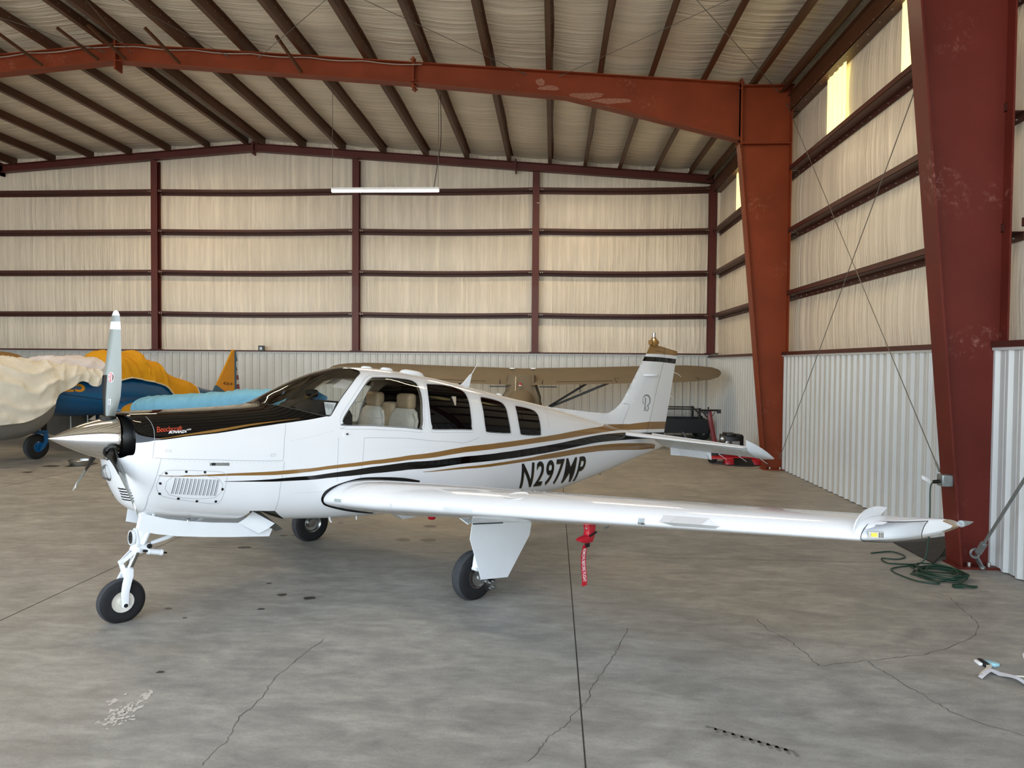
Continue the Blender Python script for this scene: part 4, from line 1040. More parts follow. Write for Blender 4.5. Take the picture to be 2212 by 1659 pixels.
# tailplane
for s in (1,-1):
    def sr(y, xl, zl, c, inc, t, n=24): return [(p[0], -s*p[1], p[2]) for p in fring(xl, y, zl, c, inc, t, n)]
    m = MB(); m.loft([sr(y, 6.38+.209*y, 1.128-.043*y, (6.93-(6.38+.209*y)), .07, .13-.01*y) for y in np.linspace(.02, 1.72, 9)], True, True)
    for y in np.linspace(.1,1.7,40): pass
    st = m.build('stabilizer', M_white, plane, sharp=50)
    m = MB(); rings = []
    for y in np.linspace(.20, 1.70, 16): 
        xh, zh = 6.925, 1.102-.043*y; te = np.array([7.215, .905-.012*y]) if y > .28 else np.array([7.20,.92])
        ch = te-np.array([xh, zh]); nrm = np.array([-ch[1], ch[0]])/np.linalg.norm(ch)
        if nrm[1] < 0: nrm = -nrm
        prof = [(0,.030),(.12,.034),(.5,.02),(1,.002)]
        up = [np.array([xh,zh])+ch*a+nrm*b for a, b in prof]; lo = [np.array([xh,zh])+ch*a-nrm*b for a, b in prof]
        rings.append([(p[0], -s*y, p[1]) for p in up[::-1]+lo])
    m.loft(rings, True, True)
    for i in range(24):                                # stiffening beads on the lower skin
        y = .3+1.36*i/23; xh, zh = 6.925, 1.102-.043*y; te = np.array([7.215, .905-.012*y]); ch = te-np.array([xh,zh]); nn = np.array([-ch[1], ch[0]])/np.linalg.norm(ch); nn = -nn if nn[1] < 0 else nn
        a = np.array([xh,zh])+ch*.14-nn*.034; b = np.array([xh,zh])+ch*.93-nn*.006
        m.tube([(a[0], -s*(y+.012), a[1]), (b[0], -s*(y-.012), b[1])], .0042, 5)
    # horn balance and tip
    hp = [(6.785,1.150),(6.83,1.10),(6.90,1.07),(7.03,1.03),(7.20,.925),(7.215,.895),(7.18,.878),(7.06,.90),(6.86,.99),(6.80,1.06)]
    rg = []
    for y, k in ((1.735,1.),(1.75,1.),(1.79,.90),(1.83,.76),(1.87,.58),(1.90,.36),(1.91,.2)):
        cx, cz = 7.20, .897; rg.append([(cx+(x-cx)*k, -s*y, cz+(z-cz)*k) for x, z in hp])
    m.loft(rg, True, True)
    el = m.build('elevator', pm('elevator_shaded_white', '#d4d8da', .28, 0, .2, .5, .02, 6) if s > 0 else M_whitem, plane)  # near elevator greyer: dim light on its underside put into the colour
    m = MB(); m.loft([[(7.205,-s*y,.915-.012*y),(7.215,-s*y,.895-.012*y),(x1,-s*y,.80-.012*y),(x1,-s*y,.806-.012*y)] for y, x1 in ((.33,7.22),(.47,7.275),(.9,7.275),(.99,7.225))], True, True); m.build('trim_tab', M_whitem, el, flat=True)
    for y in (1.12,1.42,1.72):
        m = MB(); m.tube([(7.19,-s*y,.885),(7.26,-s*(y+.01),.85),(7.36,-s*(y+.02),.80)], [.007,.004,.003], 5); m.build('static_wick', M_whitem, el)

# spinner and propeller, axis tilted nose-up
PC = Vector((-.075, 0, 1.478)); AX = Vector((1, 0, -.063)).normalized()     # pointing aft
m = MB(); prof = [(0,-.410)] + [(.178*(1-(1-(h+.410)/.47)**1.5), h) for h in np.linspace(-.405,.055,24)] + [(.176,.062),(.15,.062)]
m.lathe(prof, axM(PC, AX, (0,0,1)), 48)
for k in range(10):
    a = 2*PI*k/10+.3; m.lathe([(.005,0),(.005,.003),(0,.004)], axM(axM(PC, AX, (0,0,1)) @ Vector((.178*math.cos(a), .178*math.sin(a), .045)), (axM((0,0,0), AX, (0,0,1)) @ Vector((math.cos(a), math.sin(a), 0)))), 8)
m.build('spinner', M_chrome, plane)
RS = [.15,.20,.26,.34,.44,.55,.66,.77,.87,.94,.98,1.005,1.016]
CH = [.07,.085,.115,.145,.158,.155,.146,.134,.118,.104,.088,.058,.015]
BT = [62,56,50,44,38,33,29,26,23.5,22,21,21,21]
TH = [.06,.05,.036,.026,.020,.017,.014,.011,.009,.007,.006,.005,.003]
for bi, ang in enumerate((0, 120, 240)):
    Rm = Matrix.Rotation(math.radians(ang), 4, AX); B = Matrix.Translation(PC) @ Rm
    upv = Vector((.063,0,1)).normalized(); side = Vector((0,1,0))     # side: towards starboard at the top
    def bring(r, c, b, t):
        b = math.radians(b); cd = side*math.cos(b)-AX*math.sin(b); nd = -AX*math.cos(b)-side*math.sin(b)
        o = upv*r-cd*c*.08; pr = [(-.5,0),(-.3,.25),(0,.5),(.25,.46),(.42,.25),(.5,0),(.42,-.12),(.2,-.2),(-.2,-.16)]
        return [B @ (o+cd*c*a+nd*t*2*h) for a, h in pr]
    def seg(r0, r1, off=0):
        rs = [r0]+[r for r in RS if r0 < r < r1]+[r1]
        return [bring(r, float(np.interp(r, RS, CH))+off, float(np.interp(r, RS, BT)), float(np.interp(r, RS, TH))+off*.5) for r in rs]
    m = MB(); m.loft(seg(.15,.865), True, True, 0); m.loft(seg(.865,.925), True, False, 1); m.loft(seg(.925,.975), True, False, 0); m.loft(seg(.975,1.016), True, True, 1)
    bl = m.build('propeller_blade', [M_prop, pm('white_tip_paint', '#f1f1ee', .35, var=.02)], plane, sharp=60)
    # rubber boot along the leading edge near the root
    m = MB(); rs = list(np.linspace(.16,.50,9)); rg = []
    for r in rs:
        c = float(np.interp(r, RS, CH)); b = math.radians(float(np.interp(r, RS, BT))); t = float(np.interp(r, RS, TH))
        cd = side*math.cos(b)-AX*math.sin(b); nd = -AX*math.cos(b)-side*math.sin(b); o = upv*r-cd*c*.08
        rg.append([B @ (o+cd*c*a+nd*(t*2*h)) for a, h in ((.24,.53),(.42,.33),(.525,0),(.42,-.2),(.22,-.27))])
    m.loft(rg, False, False); m.build('deicing_boot', M_blk, bl, fix=False)
    m = MB(); m.lathe([(.062,.135),(.068,.172),(.052,.182)], B @ axM((0,0,0), upv, AX), 18); m.build('blade_cuff', M_blk, bl)
    if bi == 0:
        def face(r, a, eps):
            c = float(np.interp(r, RS, CH)); b = math.radians(float(np.interp(r, RS, BT))); t = float(np.interp(r, RS, TH))
            cd = side*math.cos(b)-AX*math.sin(b); nd = -AX*math.cos(b)-side*math.sin(b)
            hh = float(np.interp(a, [-.5,-.3,0,.25,.42,.5],[0,.25,.5,.46,.25,0]))
            return B @ (upv*r-cd*c*.08+cd*c*a+nd*(t*2*hh+eps))
        m = MB()
        def disc(r0, a0, rr, aa, eps, mi, cut=None):
            k = 20; m.add([face(r0+rr*math.cos(2*PI*i/k), a0+aa*math.sin(2*PI*i/k), eps) for i in range(k)], [tuple(range(k))], mi)
        disc(.485,.0,.04,.17,.0016,0); disc(.485,.0,.036,.145,.0022,2); 
        m.add([face(.485+r, a, .0028) for r, a in ((-.034,-.03),(.034,-.03),(.034,.11),(-.034,.11))], [(0,1,2,3)], 1)
        m.add([face(.485+r, a, .0030) for r, a in ((-.031,-.06),(.031,-.06),(.031,-.025),(-.031,-.025))], [(0,1,2,3)], 0)
        m.build('maker_decal', [M_wtext, M_red, pm('decal_brown','#5b3a30',.4)], bl, fix=False, flat=True)
        vs, fs = text2d('HARTZELL', .02); m = MB(); m.add([face(.485-.03+.06*(1-u), .02+.07*(1-v)*1.0, .0034) for u, v in vs], fs); m.build('decal_lettering', M_wtext, bl, fix=False, flat=True)
        m = MB(); m.add([face(.29+r, a, .0016) for r, a in ((-.024,-.09),(.024,-.09),(.024,.06),(-.024,.06))], [(0,1,2,3)], 0)
        for i in range(5): m.add([face(.29+r, -.07+.026*i+a, .0022) for r, a in ((-.02,0),(.02,0),(.02,.008),(-.02,.008))], [(0,1,2,3)], 1)
        m.build('data_label', [M_wtext, M_gtext], bl, fix=False, flat=True)

# landing light in the nose bowl, grille, antennas, roof domes
m = MB(); m.lathe([(.0,-.055),(.04,-.045),(.065,-.02),(.075,.02)], axM((-.068,0,1.21),(1,0,.28)), 24); m.build('nose_light_lens', M_lens, plane)
m = MB(); m.lathe([(.0,.02),(.05,-.01),(.07,.03)], axM((-.055,0,1.21),(1,0,.28)), 20); m.build('nose_light_reflector', M_chrome, plane)
for s in (1, -1):
    m = MB(); m.n = []
    for i in range(5):
        z = 1.10-.023*i
        x_ = float(np.interp(z, [.94,1.01,1.14,1.31],[.03,-.012,-.06,-.092]))
        w = float(np.interp(x_, FT[:,0], FT[:,1]))
        ph = [float(xz_phi(x_+d, z)) for d in (.006,.02,.034,.05)]
        line([(x_+d, p) for d, p in zip((.006,.02,.034,.05), ph)], .012, 0, .002, sides=(s,), mb=m)
    m.build('nose_grille', M_blk, plane, fix=False)
def dome(x, y, rx, ry, h_):
    m = MB(); z = float(spt(x, H2)[2]); tilt = Matrix.Rotation(math.atan2(float(spt(x-.1,H2)[2]-spt(x+.1,H2)[2]), .2), 4, 'Y')
    rg = []
    for k, (a, b) in enumerate(((1,-.02),(.98,.25),(.85,.7),(.55,.95),(.1,1))): rg.append([(rx*a*math.cos(t), ry*a*math.sin(t), h_*b) for t in np.linspace(0,2*PI,21)[:-1]])
    m.loft(rg, True, True, 0, False, Matrix.Translation((x,y,z-.004)) @ tilt); m.build('roof_antenna', M_whitem, plane)
dome(2.31,0,.065,.045,.024); dome(2.55,0,.075,.05,.034); dome(2.87,0,.155,.075,.05); dome(4.135,0,.045,.03,.03)
m = MB(); m.loft([[(3.52,-.012,1.83),(3.66,-.004,1.80),(3.66,.004,1.80),(3.52,.012,1.83)],[(3.585,-.010,1.87),(3.68,-.003,1.85),(3.68,.003,1.85),(3.585,.01,1.87)],[(3.69,-.005,1.97),(3.715,-.002,1.97),(3.715,.002,1.97),(3.69,.005,1.97)]], True, True); m.tube([(3.70,0,1.96),(3.81,0,2.10)], [.005,.002], 6); m.build('blade_antenna', M_whitem, plane)
m = MB(); m.tube([(1.30,-.20,1.80),(1.32,-.20,1.83)], .018, 8, 1); m.tube([(1.305,-.30,1.688),(1.46,-.30,1.75),(1.60,-.29,1.815)], [.006,.006,.005], 8); m.box((1.27,-.33,1.672),(1.36,-.27,1.695),1); m.build('temperature_probe', [M_chrome, M_blk], plane)
m = MB(); x_, p_ = DEC['ring'][0]; m.lathe([(.035,0),(.035,.004),(.0,.005)], axM(spt(x_,p_), snrm(np.array(x_),np.array(p_))), 16); m.lathe([(.01,.004),(.008,.02),(0,.022)], axM(spt(x_,p_), snrm(np.array(x_),np.array(p_))), 8, 1); m.build('door_vent', [M_white, M_blk], plane)
for (x, y, z, dz, dx) in ((1.70,-.33,.66,-.05,.02),(2.02,-.28,.63,-.045,.0)):
    m = MB(); m.tube([(x,y,z),(x+dx*.3,y,z+dz*.6),(x+dx,y,z+dz)], .007, 6); m.build('drain_tube', M_whitem, plane)
m = MB(); m.loft([[(2.55,-.10,.58),(3.6,-.10,.53),(3.6,.10,.53),(2.55,.10,.58)],[(2.72,-.06,.455),(3.3,-.05,.455),(3.3,.05,.455),(2.72,.06,.455)]], True, True); m.build('belly_fairing', M_whitem, plane)
m = MB(); m.lathe([(.05,0),(.05,-.02),(.035,-.055),(0,-.065)], Matrix.Translation((3.08,-.09,.465)), 16); m.build('belly_beacon', M_red, plane)
m = MB(); m.lathe([(.012,0),(.012,-.01),(0,-.012)], Matrix.Translation((6.05,-.0,.63)), 8); m.tube([(6.03+.02*math.cos(a),0,.61+.02*math.sin(a)) for a in np.linspace(0,2*PI,11)[:-1]], .005, 5, closed=True); m.build('tail_ring', M_galv, plane)

# cabin
m = MB()
m.loft([[(x, y, z) for y, z in ((-.40,1.30),(-.40,zt-.06),(-.33,zt),(.33,zt),(.40,zt-.06),(.40,1.30))] for x, zt in ((1.50,1.655),(1.56,1.705),(1.72,1.735),(1.86,1.725),(1.90,1.66))], True, True)
m.box((1.35,-.47,.80),(3.2,.47,.84),1); m.box((3.05,-.5,.82),(3.07,.5,1.75),1)
m.build('instrument_hood', [pm('dark_glareshield','#191512',.75,var=.2,vs=20), M_trim], plane)
m = MB(); m.lathe([(0,-.05),(.03,-.045),(.04,0),(.036,.06),(0,.07)], axM((1.69,0,1.80),(1,0,-.1)), 14); m.bar((1.70,0,1.73),(1.70,0,1.78),.02,.02); m.build('compass', M_blk, plane)
for s in (1,-1):
    m = MB(); m.add([(1.86,-s*.10,1.86),(1.93,-s*.36,1.83),(2.02,-s*.34,1.90),(1.98,-s*.08,1.93)], [(0,1,2,3)]); m.build('sun_visor', M_film, plane, fix=False)
def seat(y, x):
    so = bpy.data.objects.new('pilot_seat', None); COL.objects.link(so); so.parent = plane; so.location = (x, y, 0)
    def pad(name, lo, hi, mat, tilt=0, par=so, bev=.04):
        q = MB(); q.box(lo, hi); o = q.build(name, mat, par, bevel=bev, sharp=60); o.rotation_euler[1] = tilt; return o
    o = pad('seat_cushion', (-.42,-.22,1.02), (.08,.22,1.16), M_tan)
    q = MB(); rg = []
    for z, w, t in ((1.10,.21,.07),(1.35,.225,.075),(1.52,.215,.07),(1.60,.19,.06),(1.635,.14,.04)):
        cx = .0+(z-1.1)*.16; rg.append([(cx+t*math.cos(a)*(1 if math.cos(a) > 0 else 1), w*math.copysign(abs(math.sin(a))**.5, math.sin(a)), z) for a in np.linspace(0,2*PI,25)[:-1]])
    q.loft(rg, True, True); q.build('backrest_cover', M_ivory, so)
    q = MB(); q.box((.045,-.115,1.625),(.155,.115,1.785)); q.build('headrest', M_tan, so, bevel=.035, sharp=60)
    q = MB(); q.tube([(.04,-.22,1.60),(.06,-.235,1.52),(.02,-.24,1.40)], .018, 6); q.build('seat_belt', M_ivory, so)
seat(-.28, 2.50); seat(.28, 2.50)
m = MB(); m.box((2.55,-.1,1.0),(2.68,.1,1.69)); m.build('rear_seat', M_tan, plane, bevel=.04, sharp=60)

# nose gear
ng = bpy.data.objects.new('nose_gear', None); COL.objects.link(ng); ng.parent = plane; ng.location = (.016,0,0)
def tyre(par, R, W, rim, c, name='tyre', grooves=(-.35,0,.35), flat=True):
    prof = []
    for a in np.linspace(-1, 1, 25):
        t = a; r = rim+(R-rim)*(1-abs(t)**2.7)**.5 if abs(t) < 1 else rim
        h = W/2*(t if abs(t) < .8 else math.copysign(.8+.2*math.sin((abs(t)-.8)/.2*PI/2)*.35, t))
        for g_ in grooves:
            if abs(t-g_) < .045: r -= .005
        prof.append((r, h))
    prof = [(rim-.004, -W*.36)]+prof+[(rim-.004, W*.36)]
    q = MB(); q.lathe(prof, axM((0,0,0),(0,1,0)), 56)
    if flat: q.v = [(x, y, max(z, -c[2]+.001)) for x, y, z in q.v]
    for i, f_ in enumerate(q.f):
        if np.mean([math.hypot(q.v[k][0], q.v[k][2]) for k in f_]) > R*.945: q.m[i] = 1
    return q.build(name, [M_rub, M_rubw], par, c, sharp=50)
tyre(ng, .18, .125, .086, (0,0,.168))
q = MB(); M_ = axM((0,0,.168),(0,1,0))
for s in (1,-1): q.lathe([(.088,s*.047),(.082,s*.050),(.073,s*.044),(.058,s*.030),(.04,s*.026),(.034,s*.04),(.03,s*.052),(0,s*.054)], M_, 32)
q.build('wheel', M_rim, ng)
q = MB()
for s in (1,-1):
    rg = []
    for x, z, w, y in ((.008,.135,.04,.085),(.006,.17,.05,.086),(.004,.24,.058,.086),(.02,.32,.066,.080),(.04,.37,.068,.062),(.052,.42,.066,.03)):
        rg.append([(x-w/2,-s*(y+.012),z),(x+w/2,-s*(y+.012),z),(x+w/2,-s*(y-.012),z),(x-w/2,-s*(y-.012),z)])
    q.loft(rg, True, True)
    q.lathe([(.026,-s*.10),(.026,-s*.07)], axM((.006,0,.15),(0,1,0)), 14, caps=True)
q.lathe([(.042,.37),(.042,.425),(.034,.43)], Matrix.Translation((.050,0,0)), 18, caps=True)
q.build('fork', M_whitem, ng, bevel=.006)
q = MB(); q.lathe([(.016,-.104),(.016,.104)], axM((.006,0,.15),(0,1,0)), 12, caps=True); q.build('axle_bolt', M_blk, ng)
q = MB(); q.tube([(.05,0,.40),(.123,0,.56)], .027, 18); q.build('oleo_strut', M_alu, ng)
q = MB(); q.tube([(.118,0,.55),(.20,0,.88)], [.046,.05], 18); q.tube([(.112,0,.548),(.126,0,.578)], .054, 18); q.bar((.13,.0,.575),(.21,.0,.58),.09,.06); q.lathe([(.02,-.06),(.02,.06)], axM((.20,0,.585),(0,1,0)), 12, 1, caps=True); q.build('gear_housing', [M_whitem, M_blk], ng)
q = MB()
for s in (1,-1): q.bar((.105,s*.035,.565),(.0,s*.012,.476),.012,.03); q.bar((.0,s*.012,.476),(.038,s*.03,.345),.012,.03)
q.lathe([(.014,-.03),(.014,.03)], axM((-.002,0,.476),(0,1,0)), 10, caps=True); q.bar((.038,-.04,.345),(.038,.04,.345),.03,.03); q.bar((.038,0,.345),(.05,0,.39),.05,.02)
q.build('torque_link', M_whitem, ng)
q = MB(); A_ = axM((.088,0,.664),(-1,0,.05),(0,0,1))
q.lathe([(.0,.010),(.052,.010),(.052,.016),(.060,.018),(.060,-.006)], A_, 24, 0); q.lathe([(.052,.0165),(.0,.0165)], A_, 24, 1)
for r_, k_ in ((.016,6),(.037,12)):
    for i in range(k_): a = 2*PI*i/k_; q.lathe([(.0075,.017),(.006,.021),(0,.022)], A_ @ Matrix.Translation((r_*math.cos(a), r_*math.sin(a), 0)), 8, 2)
q.build('taxi_light', [M_whitem, M_alu, M_blk], ng)
q = MB(); q.loft([[(.10,-.05,.59),(.13,-.05,.59),(.13,.05,.59),(.10,.05,.59)],[(.098,-.06,.66),(.12,-.06,.66),(.12,.06,.66),(.098,.06,.66)],[(.10,-.03,.735),(.12,-.03,.735),(.12,.03,.735),(.10,.03,.735)]], True, True); q.build('light_bracket', M_whitem, ng, bevel=.006)
q = MB(); q.tube([(.15,-.05,.556),(.19,-.05,.545)], .01, 8, 1); q.tube([(.185,-.05,.546),(.30,-.05,.516)], .023, 14); q.tube([(.195,-.05,.543),(.20,-.05,.542)], .026, 14); q.tube([(.285,-.05,.52),(.30,-.05,.516)], .026, 14); q.tube([(.30,-.05,.516),(.335,-.05,.507)], .007, 8, 1); q.build('shimmy_damper', [M_whitem, M_blk], ng)
q = MB(); q.tube([(.215,-.03,.603),(.34,-.03,.628),(.55,-.03,.70),(.70,-.03,.80)], [.015,.02,.02,.02], 10); q.tube([(.145,-.06,.61),(.20,-.06,.72),(.24,-.06,.85)], .02, 10); q.build('drag_brace', M_whitem, ng)
# nose gear doors
def plate(outl, y, th, bulge=0):
    """flat panel from an (x,z) outline at lateral position y with slight bulge"""
    q = MB(); P = np.array(outl); c = P.mean(0); n = len(P)
    off = [bulge*math.sin(PI*min(1,max(0,(p[0]-P[:,0].min())/(np.ptp(P[:,0]))))) for p in P]
    q.add([(p[0], -(y+o_), p[1]) for p, o_ in zip(P, off)]+[(p[0], -(y+o_-th), p[1]) for p, o_ in zip(P, off)],
          [tuple(range(n)), tuple(range(n, 2*n))[::-1]]+[(i, n+i, n+(i+1) % n, (i+1) % n) for i in range(n)])
    return q
do = [(.10,.893),(.173,.868),(.30,.822),(.46,.782),(.66,.742),(.88,.708),(1.0,.70),(1.192,.609),(1.162,.548),(.98,.573),(.823,.594),(.60,.630),(.373,.672),(.22,.712),(.079,.759)]
nd = plate(do, .225, .008).build('nose_gear_door', M_whitem, plane, flat=True)
plate([(x+.04, z) for x, z in do], -.217, .008).build('nose_gear_door', M_whitem, plane, flat=True)
q = MB(); rg = []
for t in np.linspace(0,1,7):
    a = np.array([.88,.230,.708])*(1-t)+np.array([.990,.265,.800])*t; b = np.array([1.045,.262,.598])*(1-t)+np.array([1.18,.295,.672])*t
    bl_ = .022*math.sin(PI*t); rg.append([(a[0],-(a[1]+bl_),a[2]),(b[0],-(b[1]+bl_),b[2]),(b[0],-(b[1]+bl_-.006),b[2]),(a[0],-(a[1]+bl_-.006),a[2])])
q.loft(rg, True, True); q.build('door_flap', M_whitem, nd)
q = MB(); q.tube([(.455,-.23,.805),(.455,-.232,.775)], .005, 6); q.lathe([(.018,0),(0,.004)], Matrix.Translation((.455,-.25,.805)), 10, 1); q.build('door_rod', [M_whitem, M_blk], nd)
plate([(1.02,.79),(1.16,.75),(1.40,.54),(1.32,.535)], .02, .01).build('bay_panel', M_bay, plane, flat=True)

# main gear
def main_gear(s):
    mg = bpy.data.objects.new('main_gear', None); COL.objects.link(mg); mg.parent = plane; mg.location = (2.485, -s*1.46, 0)
    if s < 0: mg.scale = (1, -1, 1)
    tyre(mg, .222, .165, .105, (0,0,.208))
    q = MB(); M_ = axM((0,0,.208),(0,1,0))
    for k_ in (1,-1): q.lathe([(.108,k_*.066),(.102,k_*.07),(.094,k_*.062),(.082,k_*.03),(.05,k_*.026),(.045,k_*.05),(0,k_*.052)], M_, 32, 0 if k_ < 0 else 0)
    q.build('wheel', pm('worn_wheel', '#6f665d', .5, .3, var=.2, vs=30) if s > 0 else M_alu, mg)
    q = MB(); q.lathe([(.082,-.085),(.082,-.077)], M_, 28, 0, caps=True); q.build('brake_disc', M_alu, mg)
    q = MB(); q.box((.07,-.135,.08),(.15,-.06,.17)); 
    for a, b in ((.085,.10),(.13,.10),(.085,.15),(.13,.15)): q.lathe([(.019,-.155),(.019,-.13)], axM((a,0,b),(0,1,0)), 10, caps=True)
    q.bar((.02,-.10,.19),(.09,-.10,.15),.03,.03); q.build('brake_caliper', M_alu, mg)
    q = MB(); q.tube([(0,0,.208),(0,-.10,.208)], .024, 12); q.tube([(0,-.105,.195),(-.02,-.10,.5)], .024, 14, 1); q.tube([(-.02,-.10,.46),(-.035,-.04,.85)], .036, 14); q.build('oleo_strut', [M_whitem, M_alu], mg)
    q = MB(); q.bar((.0,-.10,.26),(-.075,-.11,.30),.05,.018); q.bar((-.075,-.11,.30),(-.02,-.085,.48),.05,.018); q.lathe([(.016,-.14),(.016,-.08)], axM((-.075,0,.30),(0,1,0)), 10, caps=True); q.build('torque_link', M_whitem, mg)
    q = MB(); dx = 2.485; dp = [(2.335,.722),(2.310,.585),(2.442,.210),(2.757,.172),(3.033,.509),(3.059,.621)]; up = [(2.269,.775),(2.285,.812),(2.36,.812),(2.542,.790),(2.719,.755),(2.867,.717),(2.985,.652)]
    n_ = len(dp)
    q.add([(x-dx,-.160,z) for x, z in dp]+[(x-dx,-.152,z) for x, z in dp], [tuple(range(n_)), tuple(range(n_,2*n_))[::-1]]+[(i, n_+i, n_+(i+1) % n_, (i+1) % n_) for i in range(n_)])
    lo = [(dp[0][0]+(dp[5][0]-dp[0][0])*t-dx, -.160, dp[0][1]+(dp[5][1]-dp[0][1])*t) for t in np.linspace(0,1,7)]; hi = [(x-dx, -.235, z) for x, z in up]
    lo[0] = (dp[0][0]-dx+.0, -.160, dp[0][1]+.008)
    q.add(lo+hi, [(i, i+1, 7+i+1, 7+i) for i in range(6)])
    q.build('gear_door', M_whitem, mg, flat=True)
    q = MB(); q.bar((-.15,-.165,.715),(.20,-.165,.675),.012,.008,0); q.bar((-.10,-.07,.70),(-.16,.05,.78),.10,.008,1); q.build('door_hinge', [M_blk, M_whitem], mg, flat=True)
    return mg
main_gear(1); main_gear(-1)

# pitot cover with its streamer: hangs on the mast, a thing of its own
W4 = Matrix.Translation((OX, OY, 0)) @ Matrix.Rotation(HEAD, 4, 'Z')
pw = W4 @ Vector((2.54, -2.75, .84))
pt = thing('pitot_cover', 'red vinyl pitot cover with a REMOVE BEFORE FLIGHT streamer hanging under the left wing', 'pitot cover', pw, HEAD)
sock = [(-.045,.03),(.052,.022),(.046,-.03),(.040,-.065),(.016,-.112),(-.066,-.110),(-.138,-.080),(-.104,-.060),(-.040,-.054),(-.034,-.02)]
q = MB(); n_ = len(sock)
q.add([(x,-.03,z) for x, z in sock]+[(x,.03,z) for x, z in sock], [tuple(range(n_)), tuple(range(n_,2*n_))[::-1]]+[(i, n_+i, n_+(i+1) % n_, (i+1) % n_) for i in range(n_)])
q.build('cover_sleeve', M_red, pt, bevel=.012, sharp=60)
q = MB(); q.bar((-.036,-.034,-.056),(.05,-.034,-.035),.004,.016); q.build('cover_strap', M_blk, pt, flat=True)
q = MB(); q.box((-.045,-.012,-.145),(-.005,.006,-.105)); q.build('streamer_clip', M_blk, pt, flat=True)
fl = MB(); fp = lambda t: (-.045-.022*t, .012*math.sin(t*5), -.125-.31*t)
vs = []
for i in range(11):
    t = i/10; x, y, z = fp(t); vs += [(x-.027,y,z),(x+.027,y-.004,z)]
fl.add(vs, [(2*i,2*i+1,2*i+3,2*i+2) for i in range(10)]); st_ = fl.build('streamer', M_red, pt, fix=False)
tv, tf_ = text2d('REMOVE BEFORE FLIGHT', .01); q = MB(); vs = []
for u, v in tv:
    t = .10+.80*u; x, y, z = fp(t); vs.append((x-.018+.036*v, y-.0035, z))
q.add(vs, tf_); q.build('streamer_lettering', M_wtext, st_, fix=False, flat=True)
# paper on the glare shield
q = MB(); rg = []
for t in np.linspace(0,1,5): rg.append([(1.590+.125*t, -.425+.012*math.sin(PI*t), 1.735-.012*t), (1.588+.05*t, -.462+.006*t, 1.622-.008*t)])
q.loft([[W4 @ Vector(p) for p in r] for r in rg], False, False, 0)
def pg(t, v): return np.array(rg[0][0])*(1-v)*(1-t)+np.array(rg[4][0])*(1-v)*t+np.array(rg[0][1])*v*(1-t)+np.array(rg[4][1])*v*t
for i in range(9):
    t0 = .08+.09*i; ln = random.uniform(.3,.55); a, b, c, d = pg(t0,.1), pg(t0+.03,.1), pg(t0+.03,.1+ln), pg(t0,.1+ln)
    q.add([W4 @ (Vector(p)+Vector((-.006,-.010,.0))) for p in (a,b,c,d)], [(0,1,2,3)], 1)
tag(q.build('paper_sheet', [M_wtext, M_gtext], None, fix=False, flat=True), 'white printed paper propped inside the lower corner of the windshield', 'paper')

# ================================================================ blue and yellow trainer under covers
from mathutils import noise
M_blue = pm('trainer_blue', '#0f4f7d', .25, 0, .3, .5, .06, 3)
M_blueg = pm('trainer_steel_blue', '#3f647c', .4, var=.06)
M_yel = pm('trainer_yellow', '#cf8f12', .35, 0, .2, .5, .05, 4)
M_greyc = pm('grey_cowl_paint', '#8b8a86', .45, var=.08)
M_cwhite = pm('white_cotton_cover', '#dedacd', .9, 0, 0, .2, .06, 6, .012, 5)
M_cwhite2 = pm('white_sheet', '#dcd6d8', .9, 0, 0, .2, .05, 6, .012, 6)
M_cyel = pm('yellow_canvas', '#d29412', .75, 0, 0, .3, .07, 5, .012, 5)
M_cblue = pm('light_blue_canvas', '#76b3d1', .8, 0, 0, .3, .07, 6, .015, 6)
M_hem = pm('hem_tape', '#d5c9a8', .8, var=.05)
M_tarp = pm('grey_tarp', '#4d4c49', .8, var=.12, vs=5, bump=.015, bs=5)
TA = math.atan2(.942, .336); TL = (-10.84, 14.97, 0); TM = Matrix.Translation(TL) @ Matrix.Rotation(TA, 4, 'Z')
tr = thing('trainer_airplane', 'blue and yellow vintage trainer airplane half hidden under white, yellow and light blue covers', 'airplane', TL, TA)
def ell(t, w, zt, zb, n=28, e=.8):
    r = []
    for i in range(n):
        a = 2*PI*i/n; c, s_ = math.cos(a), math.sin(a)
        r.append((t, w*math.copysign(abs(c)**e, c), (zt+zb)/2+(zt-zb)/2*math.copysign(abs(s_)**e, s_)))
    return r
m = MB(); m.loft([ell(*q) for q in ((-.1,.55,1.75,.98),(.3,.58,1.84,.90),(.8,.58,1.88,.85),(1.5,.57,1.84,.83),(2.3,.54,1.80,.84),(3.0,.48,1.72,.88),(3.7,.38,1.60,.94),(4.4,.24,1.40,1.02),(5.0,.14,1.26,1.08),(5.7,.04,1.22,1.12))], True, True)
bf = m.build('fuselage', M_blue, tr)
def on_side(t, z, eps=.006):
    st = ((-.1,.55,1.75,.98),(.3,.58,1.84,.90),(.8,.58,1.88,.85),(1.5,.57,1.84,.83),(2.3,.54,1.80,.84),(3.0,.48,1.72,.88),(3.7,.38,1.60,.94),(4.4,.24,1.40,1.02),(5.0,.14,1.26,1.08))
    T_ = [q[0] for q in st]; w, zt, zb = [float(np.interp(t, T_, [q[k] for q in st])) for k in (1,2,3)]
    s_ = min(.999, abs(z-(zt+zb)/2)/((zt-zb)/2)); a = math.asin(s_**(1/.8)); return (t, -(w*math.cos(a)**.8+eps), z)
def side_text(name, body, q, mat, par):
    vs, fs = text2d(body, .02); bl, tl, br, tr_ = [np.array(p) for p in q]; m = MB()
    m.add([on_side(*((1-u)*(1-v)*bl+(1-u)*v*tl+u*(1-v)*br+u*v*tr_)) for u, v in vs], fs); return m.build(name, mat, par, fix=False, flat=True)
